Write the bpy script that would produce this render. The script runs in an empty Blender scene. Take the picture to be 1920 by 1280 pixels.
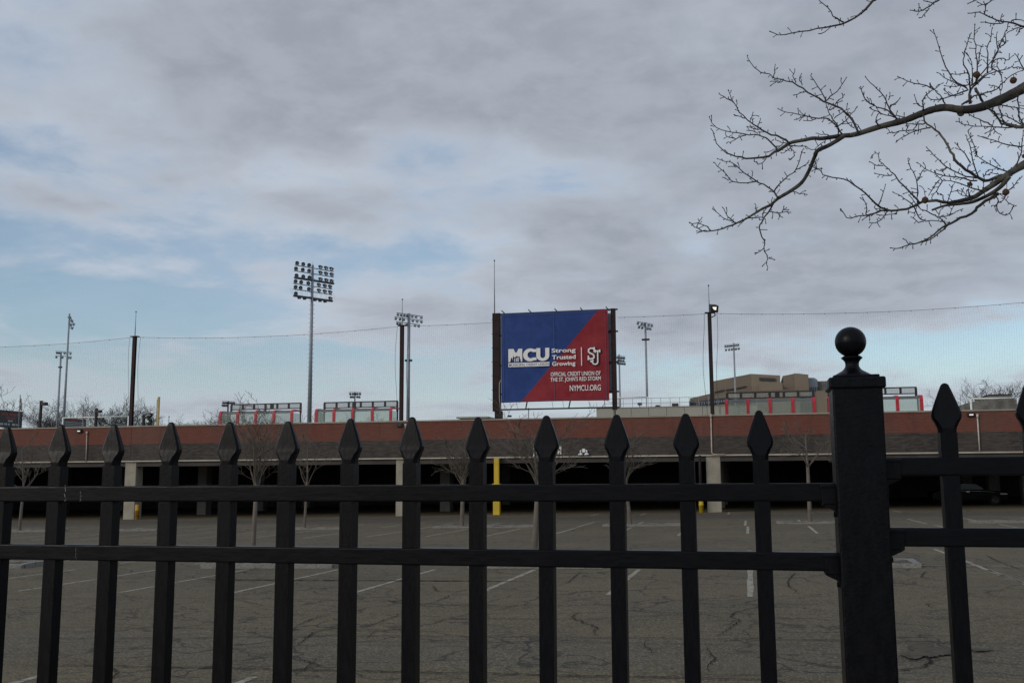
import bpy, math, random
from mathutils import Vector, Matrix
R = math.radians
S = bpy.context.scene
COL = S.collection
rng = random.Random(7)

# ------------------------------------------------------------------ camera
EYE = 2.0
FOC = 1900.0                                   # focal length in pixels of the 1920 px wide photograph
YAW, PITCH, ROLL = R(-13.05), math.atan(260 / 1900.0), 0.0052
fw = Vector((math.sin(YAW) * math.cos(PITCH), math.cos(YAW) * math.cos(PITCH), math.sin(PITCH)))
rt0 = Vector((math.cos(YAW), -math.sin(YAW), 0))
up0 = rt0.cross(fw)
rt = rt0 * math.cos(ROLL) - up0 * math.sin(ROLL)
up = up0 * math.cos(ROLL) + rt0 * math.sin(ROLL)
cam = bpy.data.cameras.new('camera')
cam.sensor_width = 36
cam.lens = 36 * FOC / 1920
cam.clip_start = 0.05
cam.clip_end = 6000
camo = bpy.data.objects.new('camera', cam)
M4 = Matrix((rt, up, -fw)).transposed().to_4x4()
M4.translation = (0, 0, EYE)
camo.matrix_world = M4
COL.objects.link(camo)
S.camera = camo


def ray(x, y):
    return fw + rt * ((x - 960) / FOC) + up * ((640 - y) / FOC)


def at(x, y, Y):
    d = ray(x, y)
    t = Y / d.y
    return Vector((d.x * t, Y, EYE + d.z * t))


SLOPE = 0.0142                                 # the lot falls gently from right to left


def gz(X):
    return SLOPE * max(-120, min(100, X))


def gp(x, y):
    d = ray(x, y)
    t = -EYE / (d.z - SLOPE * d.x)
    return Vector((d.x * t, d.y * t, EYE + d.z * t))


# ------------------------------------------------------------------ sky, sun, exposure
W = bpy.data.worlds.new('World')
S.world = W
W.use_nodes = True
nt = W.node_tree
nt.nodes.clear()
SUN_EL, SUN_AZ = R(22), R(-138)                # azimuth from +Y, clockwise


class NG:
    """tiny helper for building node graphs"""
    def __init__(s, tree):
        s.t = tree

    def n(s, kind, **kw):
        o = s.t.nodes.new(kind)
        for k, v in kw.items():
            setattr(o, k, v)
        return o

    def put(s, sock, v):
        if hasattr(v, 'is_output'):
            s.t.links.new(v, sock)
        else:
            sock.default_value = v

    def m(s, op, a, b=0.0, c=None, clamp=False):
        o = s.n('ShaderNodeMath', operation=op, use_clamp=clamp)
        s.put(o.inputs[0], a)
        s.put(o.inputs[1], b)
        if c is not None:
            s.put(o.inputs[2], c)
        return o.outputs[0]

    def ramp(s, v, a, b, lo=0.0, hi=1.0):
        o = s.n('ShaderNodeMapRange', interpolation_type='SMOOTHSTEP')
        s.put(o.inputs[0], v)
        for i, q in enumerate((a, b, lo, hi)):
            s.put(o.inputs[i + 1], q)
        return o.outputs[0]

    def mix(s, f, a, b, mode='MIX'):
        o = s.n('ShaderNodeMix', data_type='RGBA', blend_type=mode)
        s.put(o.inputs[0], f)
        for i, q in ((6, a), (7, b)):
            if isinstance(q, tuple) and len(q) == 3:
                q = q + (1,)
            s.put(o.inputs[i], q)
        return o.outputs[2]

    def noise(s, vec, scale, detail=4, rough=0.5, dist=0.0):
        o = s.n('ShaderNodeTexNoise')
        if vec is not None:
            s.put(o.inputs['Vector'], vec)
        o.inputs['Scale'].default_value = scale
        o.inputs['Detail'].default_value = detail
        o.inputs['Roughness'].default_value = rough
        o.inputs['Distortion'].default_value = dist
        return o.outputs[0]


g = NG(nt)
tc = g.n('ShaderNodeTexCoord')
sep = g.n('ShaderNodeSeparateXYZ')
nt.links.new(tc.outputs['Generated'], sep.inputs[0])
dx, dy, dz = sep.outputs
az_ = g.m('ARCTAN2', dx, dy)
el_ = g.m('ARCSINE', dz)
den = g.m('ADD', g.m('MAXIMUM', dz, 0.0), 0.17)
comb = g.n('ShaderNodeCombineXYZ')
nt.links.new(g.m('DIVIDE', dx, den), comb.inputs[0])
nt.links.new(g.m('DIVIDE', dy, den), comb.inputs[1])
P = comb.outputs[0]
big = g.noise(P, 0.9, 3, 0.5, 0.3)
mid = g.noise(P, 2.2, 6, 0.55, 0.25)
fine = g.noise(P, 7.0, 5, 0.6, 0.2)
dens = g.m('ADD', g.m('MULTIPLY', g.m('SUBTRACT', mid, 0.5), 1.85), g.m('MULTIPLY', g.m('SUBTRACT', fine, 0.5), 0.68))
dens = g.m('ADD', dens, g.m('MULTIPLY', g.m('SUBTRACT', big, 0.5), 0.8))
# broad banks and gaps of the cloud deck (pixel centre, pixel radii, cover)
BANKS = [(1000, 40, 1000, 150, .55), (1500, 120, 800, 330, .46), (240, 200, 270, 80, .28), (640, 120, 330, 90, .25),
         (1330, 480, 430, 105, .42), (1800, 500, 420, 90, .40), (640, 385, 220, 50, .30), (150, 390, 190, 40, .22),
         (720, 590, 170, 55, .33), (1100, 620, 300, 60, .22), (300, 630, 190, 22, .18), (1650, 560, 300, 40, .2),
         (90, 330, 200, 60, .20), (380, 260, 260, 60, .22), (520, 330, 130, 30, -.15), (250, 560, 430, 42, -.50), (480, 660, 420, 70, -.40), (40, 280, 110, 30, -.12), (800, 330, 130, 40, -.08),
         (1080, 320, 170, 55, -.10), (470, 475, 420, 36, -.26), (1720, 650, 330, 55, -.42), (20, 90, 110, 120, .04),
         (880, 450, 120, 50, -.15)]


def pix_ae(x, y):
    d = ray(x, y).normalized()
    return math.atan2(d.x, d.y), math.asin(d.z)


bias = None
for (x, y, rx, ry, k) in BANKS:
    a0, e0 = pix_ae(x, y)
    ra, re = rx / FOC, ry / FOC
    q1 = g.m('MULTIPLY', g.m('SUBTRACT', az_, a0), 1 / ra)
    q2 = g.m('MULTIPLY', g.m('SUBTRACT', el_, e0), 1 / re)
    rr = g.m('ADD', g.m('MULTIPLY', q1, q1), g.m('MULTIPLY', q2, q2))
    e = g.m('MULTIPLY', g.m('POWER', 2.71828, g.m('MULTIPLY', rr, -1.0)), k)
    bias = e if bias is None else g.m('ADD', bias, e)
tot = g.m('ADD', dens, bias)
tot = g.m('ADD', tot, 0.13)
cover = g.ramp(tot, -0.24, 0.38)
thick = g.ramp(tot, 0.02, 0.75)
sky = g.n('ShaderNodeTexSky', sky_type='NISHITA', sun_disc=False)
sky.sun_elevation = SUN_EL
sky.sun_rotation = SUN_AZ
sky.altitude = 20
sky.air_density = 1.0
sky.dust_density = 1.2
sky.ozone_density = 1.5
SKY_GAIN = 1.32
blue = g.mix(1.0, sky.outputs[0], (SKY_GAIN * .96, SKY_GAIN * .99, SKY_GAIN * .98), 'MULTIPLY')
veil = g.ramp(g.noise(P, 1.4, 5, .6, .6), .3, .7, .06, .48)           # thin high cirrus
blue = g.mix(veil, blue, (4.6, 5.4, 6.7))
pale = g.mix(g.ramp(el_, 0.02, 0.13, .85, 0.0), blue, (5.4, 6.15, 6.85))      # bright milky air low over the horizon
lit = g.mix(g.ramp(mid, .38, .62), (4.9, 5.5, 6.4), (5.7, 6.15, 6.9))
lit = g.mix(g.ramp(el_, 0.04, 0.22), (4.85, 5.3, 5.95), lit)
dark = g.mix(g.ramp(fine, .35, .65), (3.35, 3.65, 4.2), (4.0, 4.3, 4.9))
mott = g.m('MULTIPLY', g.m('SUBTRACT', g.noise(P, 3.6, 6, .58, .35), .5), g.ramp(el_, .06, .30, .35, 1.5))
thick = g.m('ADD', thick, mott, clamp=True)
cloud = g.mix(thick, lit, dark)
skyc = g.mix(g.m('MULTIPLY', cover, .93), pale, cloud)
bg = g.n('ShaderNodeBackground')
nt.links.new(skyc, bg.inputs[0])
bg.inputs[1].default_value = 0.1
out = g.n('ShaderNodeOutputWorld')
nt.links.new(bg.outputs[0], out.inputs[0])

sl = bpy.data.lights.new('sun', 'SUN')
sl.energy = 0.95
sl.angle = R(20)
sl.color = (1, .90, .76)
so = bpy.data.objects.new('sun', sl)
sd = Vector((math.sin(SUN_AZ) * math.cos(SUN_EL), math.cos(SUN_AZ) * math.cos(SUN_EL), math.sin(SUN_EL)))
so.rotation_euler = sd.to_track_quat('Z', 'Y').to_euler()
so.location = (0, 0, 60)
COL.objects.link(so)

S.view_settings.view_transform = 'Standard'
S.view_settings.look = 'None'
S.view_settings.gamma = 1
S.view_settings.exposure = 0
S.view_settings.use_curve_mapping = False


# ------------------------------------------------------------------ materials
def new_mat(name):
    m = bpy.data.materials.new(name)
    m.use_nodes = True
    t = m.node_tree
    b = t.nodes['Principled BSDF']
    return m, NG(t), b


def mat(name, c, rough=.6, c2=None, scale=8, metal=0.0, bump=0.0, bscale=40, spec=.5, lo=.35, hi=.65):
    """plain painted / raw surface with a second tone in soft patches"""
    m, q, b = new_mat(name)
    co = q.n('ShaderNodeTexCoord').outputs['Object']
    if c2:
        f = q.ramp(q.noise(co, scale, 5, .6), lo, hi)
        q.put(b.inputs['Base Color'], q.mix(f, c, c2))
    else:
        b.inputs['Base Color'].default_value = (*c, 1)
    b.inputs['Roughness'].default_value = rough
    b.inputs['Metallic'].default_value = metal
    b.inputs['Specular IOR Level'].default_value = spec
    if bump:
        bn = q.n('ShaderNodeBump')
        bn.inputs['Strength'].default_value = bump
        bn.inputs['Distance'].default_value = .01
        q.put(bn.inputs['Height'], q.noise(co, bscale, 4, .6))
        q.put(b.inputs['Normal'], bn.outputs[0])
    return m


def asphalt_mat():
    m, q, b = new_mat('weathered_asphalt')
    geo = q.n('ShaderNodeNewGeometry').outputs['Position']
    sp = q.n('ShaderNodeSeparateXYZ')
    q.put(sp.inputs[0], geo)
    X, Y = sp.outputs[0], sp.outputs[1]
    wob = q.m('MULTIPLY', q.m('SUBTRACT', q.noise(geo, .25, 3, .5), .5), 1.6)
    Yw = q.m('ADD', Y, wob)
    base = q.mix(q.ramp(q.noise(geo, .5, 5, .6), .35, .65), (.122, .098, .056), (.148, .118, .067))
    base = q.mix(q.m('MULTIPLY', q.ramp(q.noise(geo, 1.7, 4, .6), .5, .75), .5), base, (.124, .086, .045))
    grey = q.mix(q.ramp(q.noise(geo, .8, 4, .6), .35, .65), (.115, .097, .064), (.132, .111, .075))
    lane = q.m('MULTIPLY', q.ramp(Yw, 11.1, 11.4), q.ramp(Yw, 13.2, 13.5, 1, 0))         # greyer aisle between the stall rows
    base = q.mix(lane, base, grey)
    lane2 = q.m('MULTIPLY', q.ramp(Yw, 53.0, 54.5), q.ramp(Yw, 60, 61, 1, 0))           # newer, darker drive lane by the garage
    base = q.mix(lane2, base, (.080, .070, .055))
    wheel = q.m('MULTIPLY', q.ramp(q.noise(q.n('ShaderNodeMapping').outputs[0] if False else geo, .11, 2, .5), .45, .6), .3)
    base = q.mix(wheel, base, (.072, .062, .046))
    mid_ = q.noise(geo, 7, 5, .7)
    base = q.mix(q.ramp(mid_, .35, .65, .55, 0), base, (.058, .049, .034))
    oil = q.m('MULTIPLY', q.ramp(q.noise(geo, .9, 4, .55), .62, .74), .65)
    base = q.mix(oil, base, (.045, .041, .035))
    sp2 = q.noise(geo, 34, 2, .6)
    base = q.mix(q.ramp(sp2, .33, .47, .75, 0), base, (.045, .040, .032))                # dark pits between stones
    base = q.mix(q.ramp(sp2, .53, .65, 0, .7), base, (.26, .22, .155))                # pale stones
    vo = q.n('ShaderNodeTexVoronoi', feature='DISTANCE_TO_EDGE')
    wv = q.n('ShaderNodeVectorMath', operation='ADD')
    nz = q.n('ShaderNodeTexNoise')
    q.put(nz.inputs['Vector'], geo)
    nz.inputs['Scale'].default_value = 1.3
    nz.inputs['Detail'].default_value = 5
    sc = q.n('ShaderNodeVectorMath', operation='SCALE')
    q.put(sc.inputs[0], nz.outputs[1])
    sc.inputs[3].default_value = 1.1
    q.put(wv.inputs[0], geo)
    q.put(wv.inputs[1], sc.outputs[0])
    q.put(vo.inputs['Vector'], wv.outputs[0])
    vo.inputs['Scale'].default_value = .42
    cr = q.m('MULTIPLY', q.ramp(vo.outputs[0], .004, .015, 1, 0), q.ramp(q.noise(geo, .22, 3, .5), .40, .55))
    base = q.mix(q.m('MULTIPLY', cr, .85), base, (.028, .026, .023))
    v2 = q.n('ShaderNodeTexVoronoi', feature='DISTANCE_TO_EDGE')
    mp2 = q.n('ShaderNodeMapping')
    mp2.inputs['Scale'].default_value = (.55, 1.25, 1)
    q.put(mp2.inputs[0], wv.outputs[0])
    q.put(v2.inputs['Vector'], mp2.outputs[0])
    v2.inputs['Scale'].default_value = .8
    cr2 = q.m('MULTIPLY', q.ramp(v2.outputs[0], .006, .022, 1, 0), q.ramp(q.noise(geo, .22, 3, .5), .36, .50))
    base = q.mix(q.m('MULTIPLY', cr2, .8), base, (.035, .032, .027))
    q.put(b.inputs['Base Color'], base)
    b.inputs['Roughness'].default_value = .92
    b.inputs['Specular IOR Level'].default_value = .25
    bn = q.n('ShaderNodeBump')
    bn.inputs['Strength'].default_value = .5
    bn.inputs['Distance'].default_value = .006
    q.put(bn.inputs['Height'], sp2)
    q.put(b.inputs['Normal'], bn.outputs[0])
    return m


def brick_mat(name, c1, c2, mortar, streak, sw=.62, course=.092, length=.30):
    m, q, b = new_mat(name)
    co = q.n('ShaderNodeTexCoord').outputs['Object']
    sp = q.n('ShaderNodeSeparateXYZ')
    q.put(sp.inputs[0], co)
    cb = q.n('ShaderNodeCombineXYZ')
    q.put(cb.inputs[0], sp.outputs[0])
    q.put(cb.inputs[1], sp.outputs[2])
    br = q.n('ShaderNodeTexBrick')
    q.put(br.inputs['Vector'], cb.outputs[0])
    br.inputs['Scale'].default_value = 1
    br.inputs['Brick Width'].default_value = length
    br.inputs['Row Height'].default_value = course
    br.inputs['Mortar Size'].default_value = .010
    br.inputs['Color1'].default_value = (*c1, 1)
    br.inputs['Color2'].default_value = (*c2, 1)
    br.inputs['Mortar'].default_value = (*mortar, 1)
    mp = q.n('ShaderNodeMapping')
    mp.inputs['Scale'].default_value = (2.0, 9, 1)
    q.put(mp.inputs[0], cb.outputs[0])
    f = q.ramp(q.noise(mp.outputs[0], 1.0, 5, .6), sw - .16, sw + .1)
    col = q.mix(q.m('MULTIPLY', f, .8), br.outputs[0], streak)
    col = q.mix(q.m('MULTIPLY', q.ramp(q.noise(co, .25, 4, .6), .4, .7), .25), col, (.12, .09, .075))
    mp3 = q.n('ShaderNodeMapping')
    mp3.inputs['Scale'].default_value = (1.6, .22, 1)
    q.put(mp3.inputs[0], cb.outputs[0])
    run = q.noise(mp3.outputs[0], 1.0, 5, .65)
    col = q.mix(q.ramp(run, .52, .72, 0, .5), col, (.050, .036, .030))          # sooty water runs
    col = q.mix(q.ramp(run, .28, .40, .22, 0), col, (.21, .15, .12))           # faint pale bloom
    q.put(b.inputs['Base Color'], col)
    b.inputs['Roughness'].default_value = .85
    bn = q.n('ShaderNodeBump')
    bn.inputs['Strength'].default_value = .6
    bn.inputs['Distance'].default_value = .008
    q.put(bn.inputs['Height'], q.m('SUBTRACT', 1.0, br.outputs[1]))
    q.put(b.inputs['Normal'], bn.outputs[0])
    return m


def glass_mat(name, tint, amount, rough=.15):
    m, q, b = new_mat(name)
    t = m.node_tree
    tr = q.n('ShaderNodeBsdfTransparent')
    tr.inputs[0].default_value = (*tint, 1)
    ms = q.n('ShaderNodeMixShader')
    ms.inputs[0].default_value = amount
    t.links.new(tr.outputs[0], ms.inputs[1])
    t.links.new(b.outputs[0], ms.inputs[2])
    co = q.n('ShaderNodeTexCoord').outputs['Object']
    q.put(b.inputs['Base Color'], q.mix(q.ramp(q.noise(co, .5, 2, .5), .3, .7), (.44, .48, .44), (.54, .58, .53)))
    b.inputs['Roughness'].default_value = rough
    t.links.new(ms.outputs[0], t.nodes['Material Output'].inputs[0])
    return m


def glow_mat(name, c, e, strength):
    m, q, b = new_mat(name)
    b.inputs['Base Color'].default_value = (*c, 1)
    b.inputs['Emission Color'].default_value = (*e, 1)
    b.inputs['Emission Strength'].default_value = strength
    return m


def paint_iron(name, axes, lump):
    m, q, b = new_mat(name)
    co = q.n('ShaderNodeTexCoord').outputs['Object']
    mp = q.n('ShaderNodeMapping')
    mp.inputs['Scale'].default_value = axes
    q.put(mp.inputs[0], co)
    br = q.noise(mp.outputs[0], 22, 4, .6, .4)
    wear = q.noise(co, 34, 5, .7)
    col = q.mix(q.ramp(br, .35, .7), (.0012, .0012, .0022), (.0026, .0026, .0040))
    col = q.mix(q.m('MULTIPLY', q.ramp(wear, .66, .76), .30), col, (.045, .043, .043))
    q.put(b.inputs['Base Color'], col)
    q.put(b.inputs['Roughness'], q.ramp(br, .3, .7, .30, .46))
    b.inputs['Specular IOR Level'].default_value = .14
    bn = q.n('ShaderNodeBump')
    bn.inputs['Strength'].default_value = .5
    bn.inputs['Distance'].default_value = .0015
    q.put(bn.inputs['Height'], q.m('ADD', q.m('MULTIPLY', br, .35), q.m('MULTIPLY', q.noise(co, 120, 3, .6), lump)))
    q.put(b.inputs['Normal'], bn.outputs[0])
    return m


def bark_mat():
    m, q, b = new_mat('plane_tree_bark')
    co = q.n('ShaderNodeTexCoord').outputs['Object']
    n1 = q.noise(co, 9, 4, .6, .6)
    n2 = q.noise(co, 26, 5, .65)
    col = q.mix(q.ramp(n1, .44, .58), (.030, .026, .022), (.085, .078, .060))
    col = q.mix(q.m('MULTIPLY', q.ramp(n2, .5, .7), .6), col, (.045, .038, .030))
    q.put(b.inputs['Base Color'], col)
    b.inputs['Roughness'].default_value = .85
    bn = q.n('ShaderNodeBump')
    bn.inputs['Strength'].default_value = .6
    bn.inputs['Distance'].default_value = .004
    q.put(bn.inputs['Height'], n2)
    q.put(b.inputs['Normal'], bn.outputs[0])
    return m


MAT = dict(
    asphalt=asphalt_mat(),
    earth=mat('bare_earth', (.10, .085, .06), .95, (.14, .12, .085), .3),
    turf=mat('field_turf', (.045, .085, .03), .95, (.06, .10, .04), .4),
    lawn=mat('winter_lawn', (.09, .085, .04), .95, (.13, .115, .06), 2, bump=.6),
    walk=mat('sidewalk_concrete', (.30, .29, .27), .9, (.36, .35, .32), 1.5, bump=.2),
    line=mat('worn_white_line_paint', (.115, .10, .072), .95, (.34, .315, .255), 9, lo=.30, hi=.54, spec=.15),
    crack=mat('tarred_crack', (.016, .015, .013), .95, (.032, .029, .025), 3, spec=.1),
    water=mat('damp_asphalt', (.060, .052, .040), .8, (.095, .080, .054), 8, spec=.15),
    red_brick=brick_mat('red_brick', (.150, .041, .025), (.180, .052, .032), (.092, .040, .029), (.112, .033, .022)),
    dark_brick=brick_mat('dark_grey_brick', (.060, .050, .043), (.080, .067, .058), (.040, .034, .030), (.018, .015, .014), .52),
    conc=mat('column_concrete', (.26, .235, .185), .85, (.33, .30, .24), 1.4, bump=.3),
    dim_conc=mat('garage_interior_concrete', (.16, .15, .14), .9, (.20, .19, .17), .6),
    dark_conc=mat('dark_garage_concrete', (.05, .045, .042), .95, (.07, .06, .055), .6),  # very dark concrete tone for the ceiling, beams, lintel and back wall
    coping=mat('limestone_coping', (.27, .245, .20), .85, (.34, .31, .26), 1.2),
    ledge=mat('pale_ledge', (.36, .32, .26), .8, (.44, .40, .33), 1.0),
    joint=mat('black_joint', (.02, .018, .017), .9),
    iron=paint_iron('black_iron_paint', (8, 8, 1.2), .5),
    iron_rail=paint_iron('black_rail_paint', (1.2, 8, 8), .4),
    iron_post=paint_iron('black_post_paint', (4, 4, 1.6), 1.3),
    rust=mat('dark_rusty_steel', (.022, .0125, .0135), .75, (.036, .018, .016), 1.5, spec=.25),
    brown_steel=mat('dark_brown_steel', (.017, .013, .015), .7, (.026, .019, .020), 2, spec=.25),
    galv=mat('galvanised_steel', (.24, .255, .29), .5, (.30, .315, .35), 3, metal=.15),
    dull=mat('dull_grey_metal', (.13, .14, .155), .5, (.18, .19, .205), 4, metal=.3),
    lampblack=mat('dark_lamp_housing', (.045, .047, .052), .5, (.05, .052, .058), 6),
    reflector=mat('lamp_reflector', (.42, .43, .44), .25, None, metal=.6),
    black=mat('matt_black_metal', (.016, .016, .018), .6),
    net=mat('black_netting', (.05, .053, .06), .9),
    red=mat('red_painted_rib', (.46, .014, .030), .4, (.52, .020, .038), 3),
    roofgrey=mat('grey_roof_panel', (.10, .105, .105), .5, (.13, .135, .13), 2),
    glass=glass_mat('milky_plastic_glazing', (.84, .89, .86), .24),
    glass2=glass_mat('dim_plastic_glazing', (.70, .77, .73), .34),
    screen=glass_mat('grey_mesh_screen', (.90, .90, .91), .28, .6),
    yellow=mat('yellow_paint', (.50, .33, .012), .5, (.58, .40, .02), 2),
    amber=mat('amber_paint', (.42, .20, .012), .5, (.50, .26, .02), 3),
    white=mat('white_paint', (.72, .72, .70), .5, (.80, .80, .78), 4),
    pipe=mat('pale_conduit', (.46, .42, .37), .5, (.52, .48, .43), 3),
    pinkpipe=mat('rusty_pale_conduit', (.40, .28, .23), .6, (.48, .40, .34), 3),
    foul=mat('foul_pole_paint', (.46, .30, .10), .5, (.54, .38, .15), 2),
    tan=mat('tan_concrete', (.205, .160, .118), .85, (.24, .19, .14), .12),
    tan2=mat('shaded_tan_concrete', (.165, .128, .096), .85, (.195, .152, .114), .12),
    window=mat('dark_window', (.02, .022, .026), .15),
    bluewin=mat('pale_blue_window', (.16, .20, .25), .2),
    coolmetal=mat('cooling_tower_metal', (.20, .22, .24), .4, (.26, .28, .30), .3, metal=.4),
    beige=mat('beige_panel_wall', (.33, .315, .27), .8, (.38, .36, .31), .2),
    stone=mat('rough_grey_stone', (.10, .092, .082), .9, (.20, .185, .165), .6),
    farbark=mat('far_bark', (.055, .046, .042), .9, (.075, .064, .058), 1),
    youngbark=mat('young_tree_bark', (.105, .088, .070), .9, (.145, .122, .098), 3),
    bark=bark_mat(),
    twig=mat('dark_twig_bark', (.028, .022, .021), .8, (.042, .034, .032), 30),
    seed=mat('seed_ball_brown', (.065, .034, .018), .95, (.105, .056, .028), 90, bump=.9, bscale=260),
    needles=mat('dark_needles', (.02, .028, .02), .9, (.035, .045, .03), 3),
    granite=mat('granite_block', (.15, .145, .13), .9, (.25, .24, .22), 7, bump=.5),
    soil=mat('planting_soil', (.05, .04, .03), .98, (.08, .065, .045), 4),
    carpaint=mat('black_car_paint', (.0035, .0035, .004), .45, spec=.12),
    tyre=mat('tyre_rubber', (.015, .015, .015), .9),
    rim=mat('alloy_rim', (.16, .16, .17), .4, None, metal=.5),
    chrome=mat('chrome_trim', (.6, .6, .6), .2, None, metal=1),
    boardtext=mat('board_print_white', (.42, .41, .39), .7),
    boardred=mat('board_print_red', (.34, .045, .05), .7),
    boardblack=mat('board_face', (.030, .034, .040), .6, (.04, .044, .05), 1),
    boardblue=mat('board_edge', (.03, .035, .07), .6),
    flag=mat('pale_flag_cloth', (.50, .46, .46), .9),
    tanflag=mat('faded_flag_cloth', (.40, .33, .29), .9),
    lettering=mat('pale_print', (.78, .77, .76), .7),
    outline=mat('dark_outline_print', (.025, .012, .022), .7),
    blueprint=mat('blue_print', (.022, .045, .135), .7),
    hem=mat('banner_hem', (.07, .085, .16), .7),
    lens=glow_mat('lit_lens', (.8, .75, .65), (1, .86, .66), .9),
    ledlens=glow_mat('led_lens', (.8, .8, .8), (.95, .97, 1), .55),
)


# ------------------------------------------------------------------ mesh building
class MB:
    def __init__(s):
        s.v, s.f, s.k = [], [], []
        s.cur = 0

    def add(s, vs, fs):
        o = len(s.v)
        s.v += [tuple(q) for q in vs]
        s.f += [tuple(i + o for i in q) for q in fs]
        s.k += [s.cur] * len(fs)
        return s

    def box(s, a, b):
        x0, y0, z0 = a
        x1, y1, z1 = b
        return s.add([(x0, y0, z0), (x1, y0, z0), (x1, y1, z0), (x0, y1, z0), (x0, y0, z1), (x1, y0, z1), (x1, y1, z1), (x0, y1, z1)],
                     [(0, 3, 2, 1), (4, 5, 6, 7), (0, 1, 5, 4), (1, 2, 6, 5), (2, 3, 7, 6), (3, 0, 4, 7)])

    def loft(s, secs, cap=True):
        """list of equally long rings of points"""
        n = len(secs[0])
        vs = [p for r_ in secs for p in r_]
        fs = []
        for i in range(len(secs) - 1):
            for j in range(n):
                a, b = i * n + j, i * n + (j + 1) % n
                fs.append((a, b, b + n, a + n))
        if cap:
            fs.append(tuple(range(n - 1, -1, -1)))
            fs.append(tuple((len(secs) - 1) * n + j for j in range(n)))
        return s.add(vs, fs)

    def prism(s, poly, y0, y1):
        """polygon of (x, z) pushed from y0 to y1"""
        n = len(poly)
        vs = [(x, y0, z) for x, z in poly] + [(x, y1, z) for x, z in poly]
        fs = [tuple(range(n)), tuple(range(2 * n - 1, n - 1, -1))]
        fs += [(i, i + n, (i + 1) % n + n, (i + 1) % n) for i in range(n)]
        return s.add(vs, fs)

    def tube(s, pts, rad, sides=6, cap=True):
        pts = [Vector(p) for p in pts]
        if not isinstance(rad, (list, tuple)):
            rad = [rad] * len(pts)
        secs = []
        ref = None
        for i, p in enumerate(pts):
            t = (pts[min(i + 1, len(pts) - 1)] - pts[max(i - 1, 0)])
            if t.length < 1e-9:
                t = Vector((0, 0, 1))
            t.normalize()
            if ref is None:
                ref = Vector((0, 0, 1)) if abs(t.z) < .9 else Vector((1, 0, 0))
            a = (ref - t * ref.dot(t))
            if a.length < 1e-6:
                a = t.orthogonal()
            a.normalize()
            ref = a
            b = t.cross(a)
            secs.append([p + (a * math.cos(2 * math.pi * k / sides) + b * math.sin(2 * math.pi * k / sides)) * rad[i] for k in range(sides)])
        return s.loft(secs, cap)

    def lathe(s, prof, c, n=24, axis='Z', cap=True):
        secs = []
        for r_, h in prof:
            ring = []
            for k in range(n):
                a = 2 * math.pi * k / n
                u, w = r_ * math.cos(a), r_ * math.sin(a)
                q = (u, w, h) if axis == 'Z' else (u, h, w) if axis == 'Y' else (h, u, w)
                ring.append((c[0] + q[0], c[1] + q[1], c[2] + q[2]))
            secs.append(ring)
        return s.loft(secs, cap)

    def mesh(s, name, mats, smooth=False, origin=(0, 0, 0)):
        me = bpy.data.meshes.new(name)
        o = origin
        me.from_pydata([(x - o[0], y - o[1], z - o[2]) for x, y, z in s.v], [], s.f)
        if not isinstance(mats, (list, tuple)):
            mats = [mats]
        for m_ in mats:
            me.materials.append(MAT[m_] if isinstance(m_, str) else m_)
        me.polygons.foreach_set('material_index', s.k)
        if smooth:
            me.polygons.foreach_set('use_smooth', [True] * len(s.f))
        me.update()
        return me

    def build(s, name, mats, parent=None, smooth=False, origin=None):
        """ONE object; vertices were given in world space"""
        if origin is None:
            origin = wloc(parent) if parent else Vector((0, 0, 0))
        o = bpy.data.objects.new(name, s.mesh(name, mats, smooth, origin))
        COL.objects.link(o)
        if parent:
            o.parent = parent
            o.location = Vector(origin) - wloc(parent)
        else:
            o.location = origin
        return o


def wloc(o):
    v = Vector((0, 0, 0))
    while o:
        v = v + o.location
        o = o.parent
    return v


def tag(o, label=None, cat=None, group=None, kind=None):
    if label:
        o['label'] = label
    if cat:
        o['category'] = cat
    if group:
        o['group'] = group
    if kind:
        o['kind'] = kind
    return o


def thing(name, loc, label, cat, group=None):
    o = bpy.data.objects.new(name, None)
    o.location = loc
    o.empty_display_size = .2
    COL.objects.link(o)
    return tag(o, label, cat, group)


def inst(src_mesh, name, parent, loc, rot=None, scale=None):
    o = bpy.data.objects.new(name, src_mesh)
    COL.objects.link(o)
    o.parent = parent
    o.location = loc
    if rot is not None:
        o.rotation_euler = rot
    if scale is not None:
        o.scale = scale
    return o


def bevel(o, w, seg=2):
    md = o.modifiers.new('bevel', 'BEVEL')
    md.width = w
    md.segments = seg
    md.limit_method = 'ANGLE'
    return o


def shade(o):
    for p in o.data.polygons:
        p.use_smooth = True
    return o


def box(name, a, b, m, parent=None, bev=0):
    lo = tuple(min(p, q) for p, q in zip(a, b))
    hi = tuple(max(p, q) for p, q in zip(a, b))
    o = MB().box(lo, hi).build(name, m, parent)
    if bev:
        bevel(o, bev)
    return o


# ------------------------------------------------------------------ setting: ground, lot, field
gx = [-2500, -120, 100, 2500]
gy = [-2500, -60, 200, 2500]
vs = [(x, y, gz(x) - .012) for y in gy for x in gx]
fs = [(r_ * 4 + c, r_ * 4 + c + 1, r_ * 4 + c + 5, r_ * 4 + c + 4) for r_ in range(3) for c in range(3)]
tag(MB().add(vs, fs).build('ground', 'earth'), kind='structure')

GW = 65.0                       # garage front
LX0, LX1, LY0, LY1 = -115.0, 95.0, 6.0, 104.0


def sheet(x0, x1, y0, y1, lift):
    return MB().add([(x0, y0, gz(x0) + lift), (x1, y0, gz(x1) + lift), (x1, y1, gz(x1) + lift), (x0, y1, gz(x0) + lift)], [(0, 1, 2, 3)])


lot = tag(sheet(LX0, LX1, LY0, LY1, 0).build('parking_lot', 'asphalt'), kind='structure')


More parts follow.
